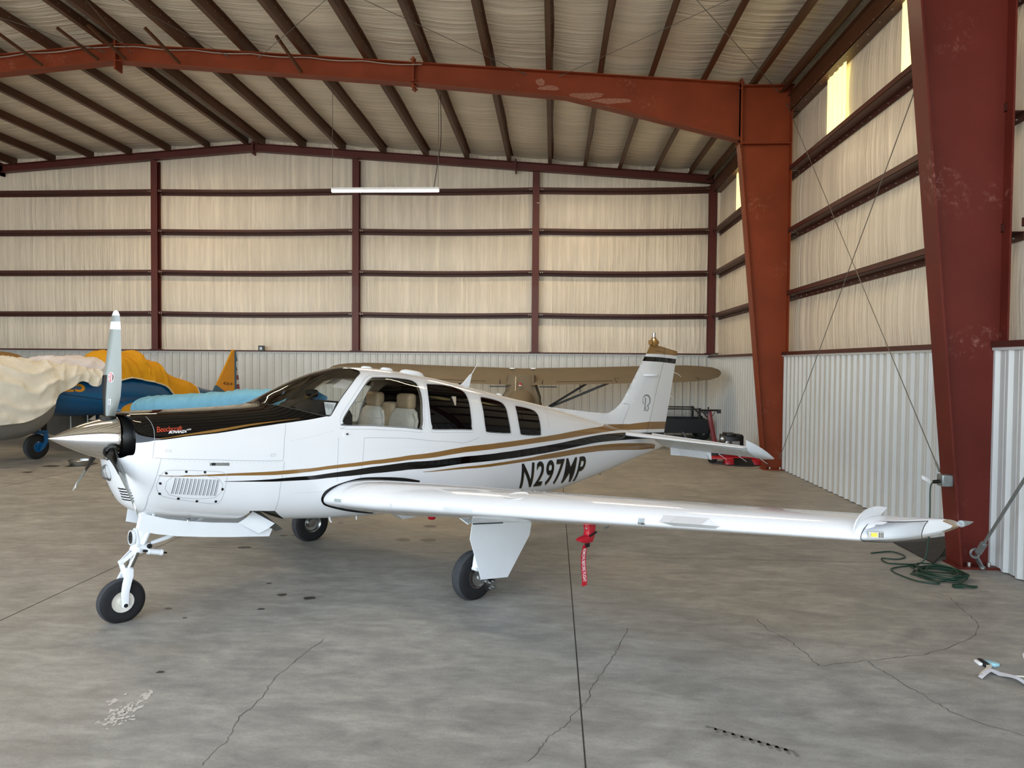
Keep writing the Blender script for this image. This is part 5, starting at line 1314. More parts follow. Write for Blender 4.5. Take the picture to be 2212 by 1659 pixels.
side_text('field_number', '25', [(.20,1.42),(.20,1.70),(.72,1.40),(.72,1.68)], M_yel, bf)
side_text('field_number', '25', [(3.80,.98),(3.80,1.30),(4.2,.98),(4.2,1.25)], M_yel, bf)
m = MB(); m.add([on_side(t, z) for t, z in ((1.42,1.41),(1.54,1.40),(1.54,1.21),(1.42,1.22))], [(0,1,2,3)]); m.build('red_patch', M_red, bf, fix=False, flat=True)
m = MB(); vs = []
for i in range(13): t = .1+1.2*i/12; vs += [on_side(t, 1.40-.20*i/12), on_side(t, 1.388-.20*i/12)]
m.add(vs, [(2*i,2*i+1,2*i+3,2*i+2) for i in range(12)]); m.build('cowl_seam', M_dark, bf, fix=False, flat=True)
m = MB(); m.lathe([(.0,-2.0),(.5,-1.98),(.74,-1.85),(.80,-1.6),(.81,-.9),(.80,-.45),(.72,-.15),(.6,.05)], axM((0,0,1.27),(1,0,0)), 40); m.build('engine_cowl', M_greyc, tr)
for t in (.55,.95): 
    m = MB(); m.tube([(t,-.35,.88),(t,-.36,.60)], .015, 6); m.build('drain_pipe', M_galv, tr)
# wings
def twing(s):
    rg = []
    for y, xl, c, z, t in ((.3,1.55,2.1,.93,.16),(.7,1.58,2.05,.96,.16),(1.6,1.62,1.9,1.04,.15),(3.,1.68,1.6,1.17,.14),(4.4,1.76,1.3,1.30,.13),(4.9,1.86,1.05,1.35,.12),(5.1,2.05,.7,1.365,.1),(5.17,2.3,.25,1.37,.08)):
        rg.append([(p[0], -s*p[1], p[2]) for p in fring(xl, y, z, c, .05, t, 22)])
    m = MB(); m.loft(rg, True, True); return m.build('wing', M_yel, tr)
twing(1); twing(-1)
m = MB(); m.loft([[(p[0], -p[1], p[2]) for p in fring(1.42+.2*k, .5+.15*k, .95, 2.3-.3*k, .05, .2-.035*k, 20)] for k in (0,1,2)], True, True); m.build('wing_fillet', M_blue, tr)
# tail
fo = [(4.96,1.24),(5.04,1.41),(5.36,1.92),(5.60,2.32),(5.66,2.41),(5.70,2.41),(5.70,1.12),(5.3,1.14)]
m = MB(); m.add([(x,-.03,z) for x, z in fo]+[(x,.03,z) for x, z in fo], [tuple(range(8)), tuple(range(8,16))[::-1]]+[(i, 8+i, 8+(i+1) % 8, (i+1) % 8) for i in range(8)])
vf = m.build('vertical_fin', M_yel, tr, flat=True)
q = [(4.92,1.22),(5.04,1.43),(5.40,1.22),(5.40,1.12)]; m = MB(); m.add([(x,-.036,z) for x, z in q]+[(x,.036,z) for x, z in q], [(0,1,2,3),(7,6,5,4)]+[(i,4+i,4+(i+1)%4,(i+1)%4) for i in range(4)]); m.build('fin_fillet', M_blueg, vf, flat=True)
vs, fs = text2d('423618', .02); m = MB(); m.add([(5.28+.34*u, -.032, 1.44+.085*v-.03*u) for u, v in vs], fs); m.build('serial_number', M_btext, vf, fix=False, flat=True)
m = MB(); m.box((5.70,-.028,1.12),(5.78,.028,2.36),0)
for i in range(7): 
    z0, z1 = 1.18+.13*i, 1.18+.13*(i+1); m.loft([[(5.78,-.025,z0),(5.78,.025,z0),(5.78,.025,z1),(5.78,-.025,z1)],[(5.93-.012*i*i*.3,-.008,z0),(5.93-.012*i*i*.3,.008,z0),(5.93-.012*(i+1)**2*.3,.008,z1),(5.93-.012*(i+1)**2*.3,-.008,z1)]], True, True, 1+i % 2)
m.loft([[(5.78,-.025,2.09),(5.78,.025,2.09),(5.78,.025,2.33),(5.78,-.025,2.33)],[(5.84,-.008,2.09),(5.84,.008,2.09),(5.79,.008,2.33),(5.79,-.008,2.33)]], True, True)
m.build('rudder', [M_blueg, pm('rudder_white','#c9c3bf',.5), pm('faded_red_stripe','#7d3b45',.5)], tr, flat=True)
for s in (1,-1):
    m = MB(); m.loft([[(p[0], -s*p[1], p[2]) for p in fring(4.62+.18*y, y, 1.20, 1.0-.2*y, .0, .09, 16)] for y in (.02,.5,1.0,1.5,1.75)], True, True); m.build('stabilizer', M_yel, tr)
m = MB(); m.tube([(3.80,0,1.50),(3.84,0,1.66),(3.92,0,1.79)], [.02,.012,.006], 6); m.tube([(3.92,0,1.79),(4.3,0,1.74)], .004, 4); m.build('antenna_mast', M_whitem, tr)
# nose leg
m = MB(); m.tube([(.17,0,1.0),(.16,0,.72)], .075, 14, 0); m.tube([(.16,0,.76),(.15,0,.54)], .095, 14, 1); m.tube([(.02,-.02,.60),(.18,-.03,.60)], .05, 10, 0)
for s in (1,-1): m.loft([[(x-w/2,s*.13-.015,z),(x+w/2,s*.13-.015,z),(x+w/2,s*.13+.015,z),(x-w/2,s*.13+.015,z)] for x, z, w in ((.06,.58,.10),(.16,.50,.09),(.16,.38,.085),(.10,.27,.08),(.05,.20,.06))], True, True, 0)
m.box((.0,-.145,.53),(.2,.145,.60),0)
m.build('nose_leg', [M_blue, M_dark], tr)
o = tyre(tr, .262, .20, .11, (0.03,0,.262))
m = MB(); m.lathe([(.112,-.085),(.10,-.09),(.06,-.07),(.0,-.075)], axM((.03,0,.262),(0,1,0)), 24); m.lathe([(.112,.085),(.0,.075)], axM((.03,0,.262),(0,1,0)), 24); m.build('wheel', M_blue, tr)
for s in (1,-1):
    c = (2.45, -s*1.35, .30); tyre(tr, .30, .2, .12, c); m = MB(); m.lathe([(.12,-.08),(.0,-.08)], axM(c,(0,1,0)), 20); m.lathe([(.12,.08),(.0,.08)], axM(c,(0,1,0)), 20); m.tube([(2.45,-s*1.22,.30),(2.40,-s*1.2,1.0)], .05, 10); m.build('main_leg', M_blue, tr)

def drape(name, st, label, cat, mat, amp=.03, fs_=2.2, e=.6, n=26, k=5, hem=None, world=TM, seed=0., far=None, fold=None):
    """cloth thrown over a body: stations (t, top z, near hem z, half width)"""
    rows = crom(st, k); m = MB(); rg = []
    for (t, zt, zh, w) in rows:
        r = []
        for i in range(n+1):
            a = PI*i/n; c, s_ = math.cos(a), math.sin(a)
            zz = zh+(zt-zh)*max(0,s_)**.9; y = -w*math.copysign(abs(c)**e, c)
            if far is not None and c < 0: zz = max(zz, far+(zt-far)*max(0,s_)**.9)
            p = Vector((t, y, zz)); f_ = noise.fractal(Vector((t*fs_+seed, y*fs_*.7+a*1.3, zz*fs_*.8)), 1., 2., 3)
            f2 = math.sin(9*(t*.8+zz*1.1+seed)+3*f_)*.35
            d = Vector((0, -c, max(.15,s_))).normalized()
            if fold == 'swag':                                  # U-shaped swags hanging from the crown
                D_ = math.hypot((t+.55)*.85, zz-2.35); f2 = (1-abs(math.sin(10.5*D_+1.6*f_)))**1.5*1.5-.4
                if t > .1: f2 = (1-abs(math.sin(13*(t*.9-zz*.5)+2.*f_)))**1.6*.9-.2
            elif fold == 'fan':                                 # creases fanning out from the raised peaks
                A_ = math.atan2(2.42-zz, t-1.55) if t < 2.4 else math.atan2(2.2-zz, t-2.75)
                f2 = (1-abs(math.sin(8*A_+1.3*f_)))**1.8*1.3-.35
            elif fold == 'long': f2 = (1-abs(math.sin(11*(zz*1.2+y*.4-t*.35)+2.2*f_)))**1.5*1.3-.35
            p += d*(amp*(f_*.6+f2)*.9+amp*.35)
            r.append(world @ p)
        rg.append(r)
    m.loft(rg, False, False); o = m.build(name, mat, fix=False, sharp=180); tag(o, label, cat)
    if hem is not None:
        q = MB(); q.tube([r[0] for r in rg], .018, 6); q.build('hem', hem, o)
        if far is None: pass
        q = MB(); q.tube(list(rg[-1])[:n//2+6], .018, 6); q.build('hem', hem, o)
    return o
drape('engine_cover', [(-2.05,1.8,.95,.70),(-1.9,2.06,.86,.86),(-1.5,2.12,.84,.90),(-1.09,2.13,.85,.90),(-.8,2.12,.87,.90),(-.47,2.09,.98,.89),(-.25,2.07,1.13,.87),(-.09,2.06,1.29,.82),(.04,2.06,1.40,.76),(.31,2.04,1.50,.70),(.59,2.02,1.64,.68),(.85,1.97,1.52,.68),(1.02,1.93,1.56,.68),(1.1,1.90,1.80,.64)],
      'white cotton cover draped over the trainer\'s engine cowl', 'cover', M_cwhite, .046, 1.6, .6, 80, 9, fold='swag')
drape('cockpit_sheet', [(-.05,2.05,1.95,.30),(.11,2.14,1.9,.42),(.41,2.17,1.85,.46),(1.04,2.16,1.78,.50),(1.35,2.12,1.72,.52),(1.5,2.0,1.74,.50),(1.68,1.88,1.80,.46)],
      'crumpled white sheet lying between the engine cover and the yellow canopy cover', 'sheet', M_cwhite2, .026, 2.6, .6, 60, 8, seed=4., fold='long')
drape('canopy_cover', [(1.28,2.08,1.62,.52),(1.45,2.25,1.62,.60),(1.60,2.30,1.64,.60),(1.88,2.25,1.69,.59),(2.13,2.18,1.66,.57),(2.22,2.28,1.64,.56),(2.33,2.33,1.62,.56),(2.42,2.29,1.60,.56),(2.48,2.09,1.59,.56),(2.85,2.09,1.50,.53),(2.96,2.0,1.44,.52),(3.18,1.80,1.25,.50),(3.46,1.70,1.07,.47),(3.81,1.61,1.03,.42),(4.03,1.54,1.02,.37),(4.16,1.46,1.02,.34)],
      'yellow canvas canopy cover laced over the trainer\'s cockpits', 'cover', M_cyel, .026, 2.0, .75, 64, 7, hem=M_hem, seed=9., fold='fan')
# light blue wing cover
m = MB(); rg = []
for i in range(150):
    y = 1.0+4.25*i/149; xl = np.interp(y, [.7,3,4.4,5.1],[1.58,1.68,1.76,1.95])-.09; c = np.interp(y, [.7,3,4.4,5.25],[2.05,1.6,1.3,.9])+.18; z = np.interp(y, [.7,5.1],[.96,1.37])
    r = fring(xl, y, z, c, .05, float(np.interp(y,[.7,5.],[.22,.24])), 30)
    gath = abs(math.sin(y*5.2+.8*math.sin(y*2)))**.6*.030+noise.noise(Vector((y*2.2,1.3,.2)))*.045
    r = [Vector((p[0], -p[1]+.02*noise.noise(Vector((p[0]*3,y*4,2.))), p[2]+((.004+gath+.022*(1-abs(math.sin(12*y+5*p[0]+2*noise.noise(Vector((p[0]*2,y*2,0))))))**2) if p[2] > z-.05 else -.045))) for p in r]
    rg.append([TM @ p for p in r])
m.loft(rg, True, False); tag(m.build('wing_cover', M_cblue, sharp=180), 'light blue gathered fabric cover pulled over the trainer\'s near wing', 'cover')
m = MB(); rg = []
for i in range(16):
    y = -.55+4.05*i/15; z = .96+.0933*(max(y,.3)-.7)
    pr = [(2.6,z+.12),(2.1,z+.21),(1.75,z+.19),(1.46,z+.02),(1.42,z-.25),(1.40+.02*math.sin(i*1.2),.34+.05*math.sin(i*.8))] if y > .75 else [(1.62,.70),(1.60,.70),(1.58,.69),(1.52,.66),(1.44,.52),(1.40,.34+.05*math.sin(i*.8))]
    rg.append([TM @ Vector((a+.02*math.sin(i*1.9), y, b)) for a, b in pr])
m.loft(rg, False, False); tag(m.build('grey_tarp', M_tarp, fix=False, sharp=180), 'dark grey tarp hanging over the far wing of the trainer', 'tarp')

# ================================================================ beige tail-dragger
M_beige = pm('beige_fabric_cover', '#6d6353', .8, 0, 0, .25, .06, 2)
M_beige2 = pm('tan_wing_cover', '#9a7a4a', .8, 0, 0, .25, .12, 3)
def taildragger(loc, rz, label, mat, full=True):
    """nose along local +y, wing tilted by the three-point stance"""
    a = thing('high_wing_airplane', label, 'airplane', loc, rz)
    for s in (1,-1):
        rg = []
        for x, c, dz, t in ((.0,1.55,0,.12),(.45,1.55,.01,.125),(2.0,1.55,.05,.125),(3.8,1.55,.11,.125),(4.3,1.5,.125,.12),(4.7,1.3,.14,.11),(4.95,.95,.16,.09),(5.07,.5,.175,.06),(5.1,.1,.18,.02)):
            r = fring(0, 0, 0, c, .23, t, 18); off = (1.55-c)*.45
            rg.append([(s*x, .75-off-p[0], 1.90+dz-off*.2+p[2]) for p in r])
        m = MB(); m.loft(rg, True, True)
        w = m.build('wing', mat, a)
        m = MB()
        def tp(x, u): return Vector((s*x, .75-u*1.55*math.cos(.23), 1.90+.028*x-u*1.55*math.sin(.23)+.10*(1-u)**.7*1.+.012))
        m.tube([tp(2.35,.78), tp(4.35,.74)], .008, 4); m.tube([tp(2.35,.78), tp(2.4,.97)], .008, 4); m.tube([tp(4.35,.74), tp(4.45,.9)], .008, 4); m.tube([tp(.55,.70), tp(.53,.98)], .01, 4); m.tube([tp(.9,.90), tp(2.3,.90)], .004, 4); m.tube([tp(1.0,.45), tp(2.2,.45)], .003, 4)
        m.build('aileron_gap', M_dark, w)
        m = MB(); m.lathe([(.075,0),(.06,.03),(.0,.035)], Matrix.Translation((s*.28,.35,1.945)), 14); m.build('fuel_cap', M_whitem, w)
        m = MB(); m.tube([(s*.42,.0,.80),(s*2.1,.15,1.84)], .028, 6); m.tube([(s*.42,-.35,.85),(s*2.45,-.45,1.72)], .028, 6); m.tube([(s*1.5,-.15,1.36),(s*1.5,-.2,1.70)], .012, 5); m.build('wing_strut', M_blk, a)
        m = MB(); m.box((s*.62-.16,-.86,1.50),(s*.62+.28,-.80,1.53)); m.build('flap_edge', M_blk, a, flat=True)
        if full:
            c = (s*.85,.55,.24); tyre(a, .24, .18, .09, c).rotation_euler = (0,0,PI/2); m = MB(); m.tube([(s*.85,.55,.24),(s*.40,.30,.75)], .03, 8); m.tube([(s*.85,.55,.24),(s*.36,-.2,.72)], .02, 8); m.lathe([(.09,-.07),(.09,.07)], axM(c,(1,0,0)), 16, caps=True); m.build('main_leg', M_blk, a)
    m = MB(); m.loft([[(x*w, y, zc+z*h_) for x, z in [(math.cos(t)*abs(math.cos(t))**-.35 if abs(math.cos(t)) > 1e-3 else 0, math.sin(t)) for t in np.linspace(0,2*PI,21)[:-1]]] for y, w, zc, h_ in ((1.9,.12,1.25,.12),(1.8,.34,1.25,.32),(1.1,.38,1.18,.42),(.4,.40,1.10,.50),(-.8,.38,1.0,.45),(-1.5,.30,.92,.34),(-3,.18,.72,.22),(-4.6,.05,.52,.12))], True, True)
    m.build('fuselage', mat, a)
    # canvas cabin cover hanging from the wing roots
    m = MB(); rg = []
    for z, w, d in ((1.80,.35,.42),(1.60,.37,.50),(1.40,.42,.62),(1.22,.49,.70),(1.0,.53,.78)):
        rg.append([(w*(1+.05*math.sin(5*t+z*9))*math.copysign(abs(math.cos(t))**.28, math.cos(t)), -.22+d*(1+.05*math.sin(7*t))*math.copysign(abs(math.sin(t))**.35, math.sin(t)), z) for t in np.linspace(0,2*PI,41)[:-1]])
    m.loft(rg, True, True); cc = m.build('cabin_cover', mat, a)
    m = MB()
    for i in range(14): m.tube([(-.13+.012*(i % 2), -.76-.012*i, 1.76-.042*i), (-.13-.012*(i % 2), -.76-.012*(i+1), 1.76-.042*(i+1))], .012, 5)
    m.build('cover_lacing', M_hem, cc)
    m = MB(); m.lathe([(.03,0),(.032,.02),(.024,.05),(0,.06)], Matrix.Translation((-.01,-.86,1.555)), 12, 0); m.lathe([(.04,-.02),(.04,0)], Matrix.Translation((-.01,-.86,1.555)), 12, 1, caps=True); m.build('tail_strobe', [M_red, M_whitem], cc)
    m = MB(); fo = [(-3.7,.72),(-4.2,1.10),(-4.5,1.18),(-4.85,1.05),(-4.9,.55),(-4.6,.42)]; n_ = len(fo)
    m.add([(-.02,y,z) for y, z in fo]+[(.02,y,z) for y, z in fo], [tuple(range(n_)), tuple(range(n_,2*n_))[::-1]]+[(i,n_+i,n_+(i+1)%n_,(i+1)%n_) for i in range(n_)]); m.build('vertical_fin', mat, a, flat=True)
    for s in (1,-1): m = MB(); m.loft([[(s*x,y0,.70),(s*x,(y0+y1)/2,.725),(s*x,y1,.66),(s*x,(y0+y1)/2,.675)] for x, y0, y1 in ((.02,-3.9,-4.8),(.8,-4.0,-4.8),(1.35,-4.25,-4.75))], True, True); m.build('stabilizer', mat, a)
    m = MB(); m.lathe([(.085,-.03),(.10,-.015),(.10,.015),(.085,.03)], axM((0,-4.45,.10),(1,0,0)), 18, caps=True); m.tube([(0,-4.45,.10),(0,-4.2,.48)], .018, 6); m.build('tail_wheel', M_rub, a)
    return a
taildragger((-.80,19.35,0), 0, 'beige fabric-covered high-wing tail-dragger airplane parked behind the white airplane', M_beige)
o = taildragger((-17.52,14.44,0), math.radians(53.1), 'tan high-wing airplane, its wing tip showing above the white engine cover at left', M_beige2)
o.scale = (1.12,1.12,1.12)
# ================================================================ trailer, mower
M_tblk = pm('black_trailer_paint', '#0b0b0c', .45, var=.2)
t = thing('utility_trailer', 'black metal utility trailer with mesh gate in the right rear corner', 'trailer', (3.0,21.45,0))
m = MB(); m.box((-.45,-.55,.19),(1.35,.55,.24)); m.box((-.45,-.56,.19),(1.38,-.53,.55)); m.box((-.45,.53,.19),(1.38,.56,.55)); m.box((1.35,-.56,.19),(1.38,.56,.55)); m.build('bed', M_tblk, t, flat=True)
m = MB()
for y in (-.54,.54):
    m.bar((-.45,y,.86),(1.10,y,.86),.035,.035); m.bar((1.09,y,.52),(1.09,y,.89),.06,.05); m.bar((1.10,y,.86),(1.39,y,.54),.035,.035); m.bar((-.43,y,.52),(-.43,y,.88),.05,.05); m.bar((-.45,y,.56),(1.39,y,.56),.035,.035)
m.build('side_rail', M_tblk, t, flat=True)
m = MB()
for i in range(32): x = -.43+1.5*i/31; m.bar((x,-.54,.56),(x,-.54,.86),.004,.004)
for i in range(8): z = .58+.035*i; m.bar((-.43,-.54,z),(1.08,-.54,z),.004,.004)
m.build('mesh_panel', M_tblk, t, flat=True)
for x, y in ((1.22,-.45),(1.22,.45),(-.1,-.62),(-.1,.62)):
    o = tyre(t, .17, .12, .07, (x,y,.17)); 
m = MB(); m.tube([(.62,-.58,.22),(.74,-.60,.03)], .03, 8); m.box((.68,-.65,0),(.82,-.55,.03)); m.build('stabilizer_jack', M_galv, t)
t = thing('stand_on_mower', 'red stand-on lawn mower with tall steering column and black engine behind the middle column', 'mower', (3.85,16.05,0))
m = MB(); m.loft([[(x, y, .12) for x, y in ((-.50,-.30),(.50,-.30),(.56,.1),(.4,.42),(-.4,.42),(-.56,.1))],[(x*.94, y*.94, .17) for x, y in ((-.50,-.30),(.50,-.30),(.56,.1),(.4,.42),(-.4,.42),(-.56,.1))],[(x*.5, y*.5, .19) for x, y in ((-.50,-.30),(.50,-.30),(.56,.1),(.4,.42),(-.4,.42),(-.56,.1))]], True, True)
for x0, x1 in ((-.24,-.04),(.30,.55)): m.loft([[(x0,-.40,.02),(x1,-.40,.02),(x1,-.15,.02),(x0,-.15,.02)],[(x0,-.36,.12),(x1,-.36,.12),(x1,-.1,.14),(x0,-.1,.14)]], True, True)
m.build('deck', pm('mower_red','#a5101f',.4,0,.2), t, bevel=.012)
m = MB(); m.loft([[(-.09,-.50,.015),(.33,-.50,.015),(.31,-.50,.035),(-.07,-.50,.035)],[(-.06,-.28,.14),(.31,-.28,.14),(.31,-.28,.155),(-.06,-.28,.155)]], True, True); m.build('step_plate', M_tblk, t, flat=True)
m = MB(); m.loft([[(x-.045,-.05+y,z),(x+.045,-.05+y,z),(x+.045,.05+y,z),(x-.045,.05+y,z)] for x, y, z in ((-.37,.0,.16),(-.39,.0,.45),(-.47,.0,.85),(-.52,.0,1.12))], True, True); m.build('steering_column', pm('dark_red_paint','#6e1018',.4,0,.2), t, bevel=.01)
m = MB(); m.tube([(-.75,-.05,1.13),(-.30,-.05,1.13)], .02, 8); m.box((-.36,-.09,1.07),(-.28,-.02,1.15)); m.bar((-.40,-.06,1.10),(-.46,-.04,1.0),.02,.02); m.bar((-.74,-.06,1.08),(-.56,-.06,1.10),.015,.015); m.tube([(-.53,0,1.15),(-.53,0,1.20)], .016, 6); m.box((-.62,-.08,1.05),(-.54,.02,1.12)); m.build('handlebar', M_blk, t)
m = MB(); m.box((-.22,-.1,.28),(.20,.32,.60)); m.box((-.17,-.13,.58),(.04,.25,.645)); m.box((.08,-.08,.55),(.19,.2,.62)); m.tube([(-.19,-.1,.62),(-.19,-.1,.665)], .03, 8); m.box((-.3,-.05,.18),(.22,.3,.29)); m.build('engine', M_blk, t, bevel=.015)
m = MB(); m.lathe([(.058,0),(.058,.07),(.03,.085),(0,.088)], axM((-.24,-.10,.53),(0,-1,0)), 20); m.box((-.06,-.17,.40),(.10,-.09,.49)); m.lathe([(.05,0),(.045,.05),(0,.055)], axM((-.15,-.1,.45),(0,-1,0)), 16); m.build('engine_fittings', M_alu, t)
for x, y in ((-.42,.05),(.42,.05)): o = tyre(t, .21, .2, .11, (0,0,0), flat=False); o.location = (x,y,.21); o.rotation_euler = (0,0,PI/2); o.data.transform(Matrix.Identity(4))
m = MB(); m.lathe([(.11,-.06),(.05,-.05),(.0,-.05)], axM((-.42,.05,.21),(1,0,0)), 18); m.lathe([(.11,.06),(.05,.05),(0,.05)], axM((.42,.05,.21),(1,0,0)), 18); m.build('wheel', M_whitem, t)

# ================================================================ small things on the floor and wall
m = MB(); k = 60; rg = []
for r, z in ((.19,.004),(.20,.006),(.225,.10),(.24,.104),(.236,.108),(.21,.10),(.188,.012)): rg.append([((r+.004*math.sin(30*a*2)*(1 if .01 < z < .103 else 0))*math.cos(a), (r+.004*math.sin(60*a)*(1 if .01 < z < .103 else 0))*math.sin(a), z) for a in [2*PI*i/k for i in range(k)]])
m.loft(rg, True, False); b = len(m.v)
m.add([(.188*math.cos(2*PI*i/k), .188*math.sin(2*PI*i/k), .012) for i in range(k)], [tuple(range(k))]); m.add([(.19*math.cos(2*PI*i/k), .19*math.sin(2*PI*i/k), .004) for i in range(k)], [tuple(range(k))[::-1]])
tag(m.build('foil_pan', M_alu, None, (-9.36,14.25,0), fix=False), 'round aluminium foil pan on the floor below the spinner', 'pan')
# black mat leaning against the wall liner
m = MB(); rg = []
for i in range(9):
    t = i/8; y0 = 9.04-.96*t; y1 = 9.15-.55*t
    rg.append([(4.06+.49*u, y0+(y1-y0)*u, .004+(.02+.17*t)*u**1.3) for u in (0,.25,.5,.75,1)]+[(4.06+.49*u, y0+(y1-y0)*u, .016+(.02+.17*t)*u**1.3) for u in (1,.75,.5,.25,0)])
m.loft(rg, True, True); tag(m.build('rubber_mat', pm('dusty_black_rubber','#2b2a28',.75,var=.25,vs=9)), 'dusty black rubber mat curling up against the wall beside the near column', 'mat')
# outlet box, plug and cord
t = thing('outlet_box', 'grey galvanised outlet box screwed to the near column', 'electrical outlet', (4.11,8.0,.91))
m = MB(); m.box((-.05,-.06,-.06),(.062,.06,.06)); m.build('box', M_galv, t, bevel=.006)
m = MB(); m.box((-.04,-.064,-.05),(.05,-.06,.05)); m.box((-.02,-.07,-.03),(.03,-.064,.03)); m.build('cover_plate', M_galv, t, flat=True)
M_cord = pm('dark_green_cord', '#123527', .5, var=.12, vs=30)
path = [(4.045,7.99,.90),(4.0,7.98,.895),(3.955,7.97,.84),(3.945,7.95,.6),(3.94,7.95,.33),(3.91,7.95,.10),(3.84,7.97,.018),(3.74,7.90,.012)]
cp = [(3.83,7.93),(4.05,7.95),(4.13,7.75),(4.1,7.57),(3.76,7.38),(3.66,7.6),(3.73,7.75)]
for i in range(34):
    a = i*.62*2; r = .20+.05*math.sin(i*1.7); cp.append((3.90+.02*math.sin(i)+1.0*r*math.cos(a), 7.62+.03*math.cos(i*.7)+1.15*r*math.sin(a)))
cp += [(3.62,7.65),(3.74,7.45),(3.72,7.31),(3.54,7.44),(3.5,7.81),(3.86,8.0),(3.69,8.01),(3.57,8.05),(3.59,8.24),(3.74,8.21),(3.89,8.35),(3.83,8.55),(3.57,8.46)]
path += [(x, y, .010+.0022*i*(1 if i < 40 else 0)*(.55 if i > 6 else .3)) for i, (x, y) in enumerate(cp)]
o = MB().tube(crom(path, 6), .0075, 6).build('extension_cord', M_cord); tag(o, 'dark green extension cord plugged in at the column and coiled on the floor', 'cord')
m = MB(); m.tube([(4.054,7.99,.90),(3.99,7.98,.894)], .02, 10); m.build('plug', M_blk, o)
m = MB(); m.tube(crom([(3.9,7.42,.02),(3.97,7.26,.015),(4.05,7.25,.012),(3.99,7.21,.012),(3.88,7.23,.014)], 5), .0075, 6); m.box((3.82,7.205,.002),(3.90,7.25,.034)); m.build('cord_socket', M_cord, o)
m = MB(); rg = [[(3.86+.09*u, 7.96-.01*math.sin(u*4), .925-.05*u+v) for v in (.0,.04)] for u in np.linspace(0,1,6)]; m.loft(rg, False, False); tag(m.build('plastic_tag', M_film, fix=False), 'clear plastic tag hanging from the cord by the outlet box', 'tag')
# scraps at the right edge
def ribbonz(A, B, z): 
    m = MB(); n = len(A); vs = []
    for i in range(n): vs += [(A[i][0],A[i][1],z(i)),(B[i][0],B[i][1],z(i)+.004)]
    m.add(vs, [(2*i,2*i+1,2*i+3,2*i+2) for i in range(n-1)]); return m
A = crom(RIBT, 4); B = crom(RIBB, 4)
o = ribbonz(A, B, lambda i: .004+.018*abs(math.sin(i*.19))).build('webbing_strap', pm('white_webbing','#dfe3ee',.6,var=.07,vs=25), fix=False); tag(o, 'white webbing strap twisting across the floor at the right edge', 'strap')
tb = [(x+.03, y-.012) for x, y in TAIL]; q = ribbonz(TAIL, tb, lambda i: .02-.002*i); q.build('strap_tail', pm('yellowed_webbing','#cfc8b8',.7), o, fix=False)
t = thing('tape_packet', 'small pale blue packet with a black clip beside the white strap', 'packet', (3.065,5.36,0))
m = MB(); pk = [(.005,.045),(.058,.034),(.082,-.030),(.045,-.042),(.0,-.02)]; m.prism(pk, .022, 0, Matrix.Translation((0,0,.002))); m.build('packet', pm('pale_blue_plastic','#9fd2dc',.3,0,.2), t, bevel=.004)
m = MB(); m.box((-.028,-.05,0),(.004,.05,.028)); m.build('clip', M_blk, t, bevel=.003); m = MB(); m.box((-.055,-.025,.002),(-.03,.045,.022)); m.build('white_tab', M_wtext, t, bevel=.005)
m = MB(); m.tube(crom([(p[0],p[1],.006) for p in CORD], 5), .005, 6); tag(m.build('white_cord', pm('cream_cord','#e2dfd4',.6), fix=False), 'thin cream cord lying behind the white strap', 'cord')
m = MB(); rp_ = [(x, y) for x, y in RAG]; m.prism(rp_, .012, 0, Matrix.Translation((0,0,.002))); tag(m.build('paper_scrap', pm('white_scrap','#d5d6dc',.6,var=.1,vs=30), bevel=.003), 'crumpled white scrap at the right edge beyond the strap', 'scrap')

# ================================================================ camera, daylight, lamps
F_PX, YAW, PITCH, ROLL = 1605., .0551*1600/1605, -.0282*1600/1605, .0083
cy, sy = math.cos(YAW), math.sin(YAW)
fw = Vector((-sy*math.cos(PITCH), cy*math.cos(PITCH), math.sin(PITCH))); rt = Vector((cy, sy, 0)); up = rt.cross(fw)
r2 = rt*math.cos(ROLL)+up*math.sin(ROLL); u2 = -rt*math.sin(ROLL)+up*math.cos(ROLL)
cam = bpy.data.objects.new('camera', bpy.data.cameras.new('camera')); COL.objects.link(cam)
Mx = Matrix((r2, u2, -fw)).transposed().to_4x4(); Mx.translation = (0,0,2.1); cam.matrix_world = Mx
cam.data.sensor_width = 36; cam.data.lens = 36*F_PX/2212; cam.data.clip_end = 500
sc = bpy.context.scene; sc.camera = cam

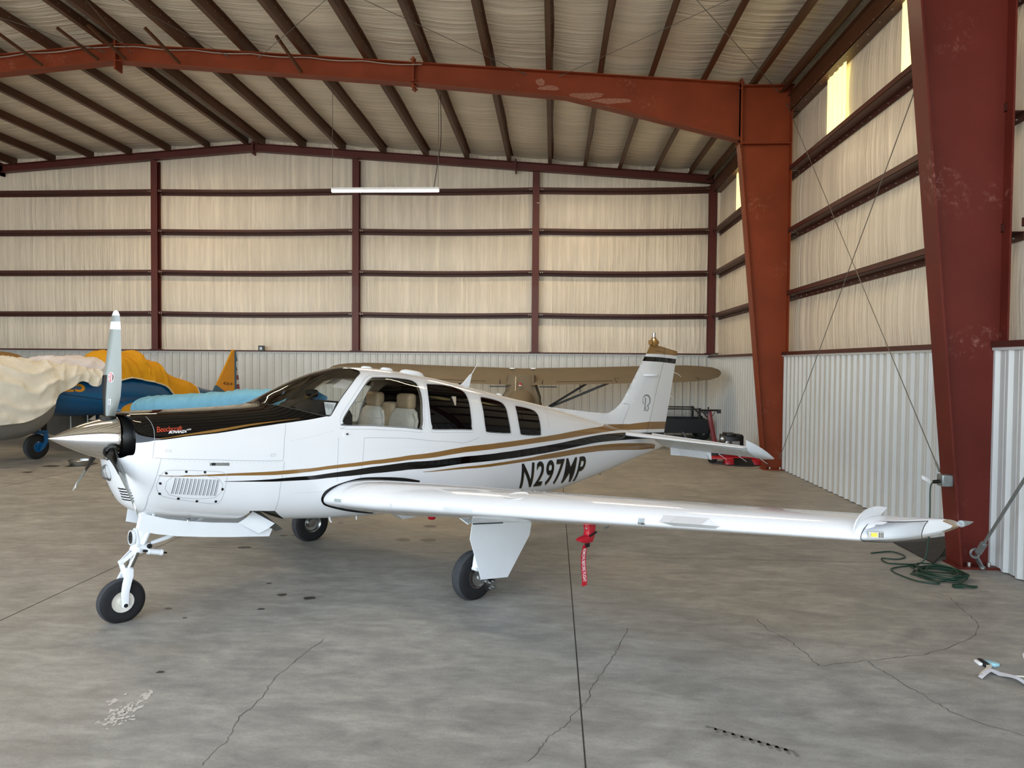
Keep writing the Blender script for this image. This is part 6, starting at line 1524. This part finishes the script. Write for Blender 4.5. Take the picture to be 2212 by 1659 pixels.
wd = bpy.data.worlds.new('daylight'); sc.world = wd; wd.use_nodes = True
nt = wd.node_tree; bg = nt.nodes['Background']
sky = nt.nodes.new('ShaderNodeTexSky'); sky.sky_type = 'NISHITA' if 'NISHITA' in [e.identifier for e in sky.bl_rna.properties['sky_type'].enum_items] else sky.sky_type
sky.sun_elevation = math.radians(48); sky.sun_rotation = math.radians(60); sky.sun_disc = False
mixn = nt.nodes.new('ShaderNodeMixRGB'); mixn.inputs[0].default_value = .65; mixn.inputs[2].default_value = (.90,.95,1.0,1)
mul = nt.nodes.new('ShaderNodeMixRGB'); mul.blend_type = 'MULTIPLY'; mul.inputs[0].default_value = 1; mul.inputs[2].default_value = (.30,.30,.30,1)
nt.links.new(sky.outputs[0], mul.inputs[1]); nt.links.new(mul.outputs[0], mixn.inputs[1]); nt.links.new(mixn.outputs[0], bg.inputs[0])
bg.inputs[1].default_value = 3.4
def area(name, loc, rot, sx, sy_, e, col, portal=False):
    l = bpy.data.lights.new(name, 'AREA'); l.shape = 'RECTANGLE'; l.size = sx; l.size_y = sy_; l.energy = e; l.color = col
    o = bpy.data.objects.new(name, l); COL.objects.link(o); o.location = loc; o.rotation_euler = rot
    if portal: l.cycles.is_portal = True
    return o
area('door_portal', ((XL+XR)/2, YF-.1, 3.45), (math.radians(90),0,0), XR-XL, 6.9, 1, (1,1,1), True)
# warm LED strips inferred from reflections; the end-wall pair added to brighten that wall
for x, y in ((-5,6.5),(1.4,11.5),(-10,12.5),(-11,18.5),(.6,18.8)):
    area('led_and_fill_light', (x,y,zr(x)-.35), (0,0,0), 2.4, .12, 60 if y < 12 else 95, (1,.77,.50))
area('led_and_fill_light', (-3.8,16.6,5.90), (0,0,0), 2.4, .08, 95, (1,.82,.58))
sun = bpy.data.lights.new('sun', 'SUN'); sun.energy = 11; sun.angle = .01; sun.color = (1,.95,.86)       # behind the hangar: lights the apron, never the inside
so = bpy.data.objects.new('sun', sun); COL.objects.link(so); so.rotation_euler = Vector((-.75,-.35,-1)).to_track_quat('-Z','Y').to_euler(); so.location = (10,0,30)
sc.view_settings.view_transform = 'Standard'; sc.view_settings.look = 'None'; sc.view_settings.exposure = .50; sc.view_settings.gamma = 1
sc.view_settings.use_curve_mapping = True
cm = sc.view_settings.curve_mapping; cm.white_level = (1.6,1.6,1.6); cv = cm.curves[3]          # soft highlight shoulder
cv.points[0].location = (0,0); cv.points[1].location = (1,1)
for p_ in ((.25,.40),(.45,.69),(.65,.88)): cv.points.new(*p_)
cm.update()
sc.cycles.max_bounces = 7; sc.cycles.diffuse_bounces = 4; sc.cycles.glossy_bounces = 4; sc.cycles.transparent_max_bounces = 12; sc.cycles.caustics_reflective = False; sc.cycles.caustics_refractive = False
sc.cycles.use_denoising = True; sc.cycles.sample_clamp_indirect = 6
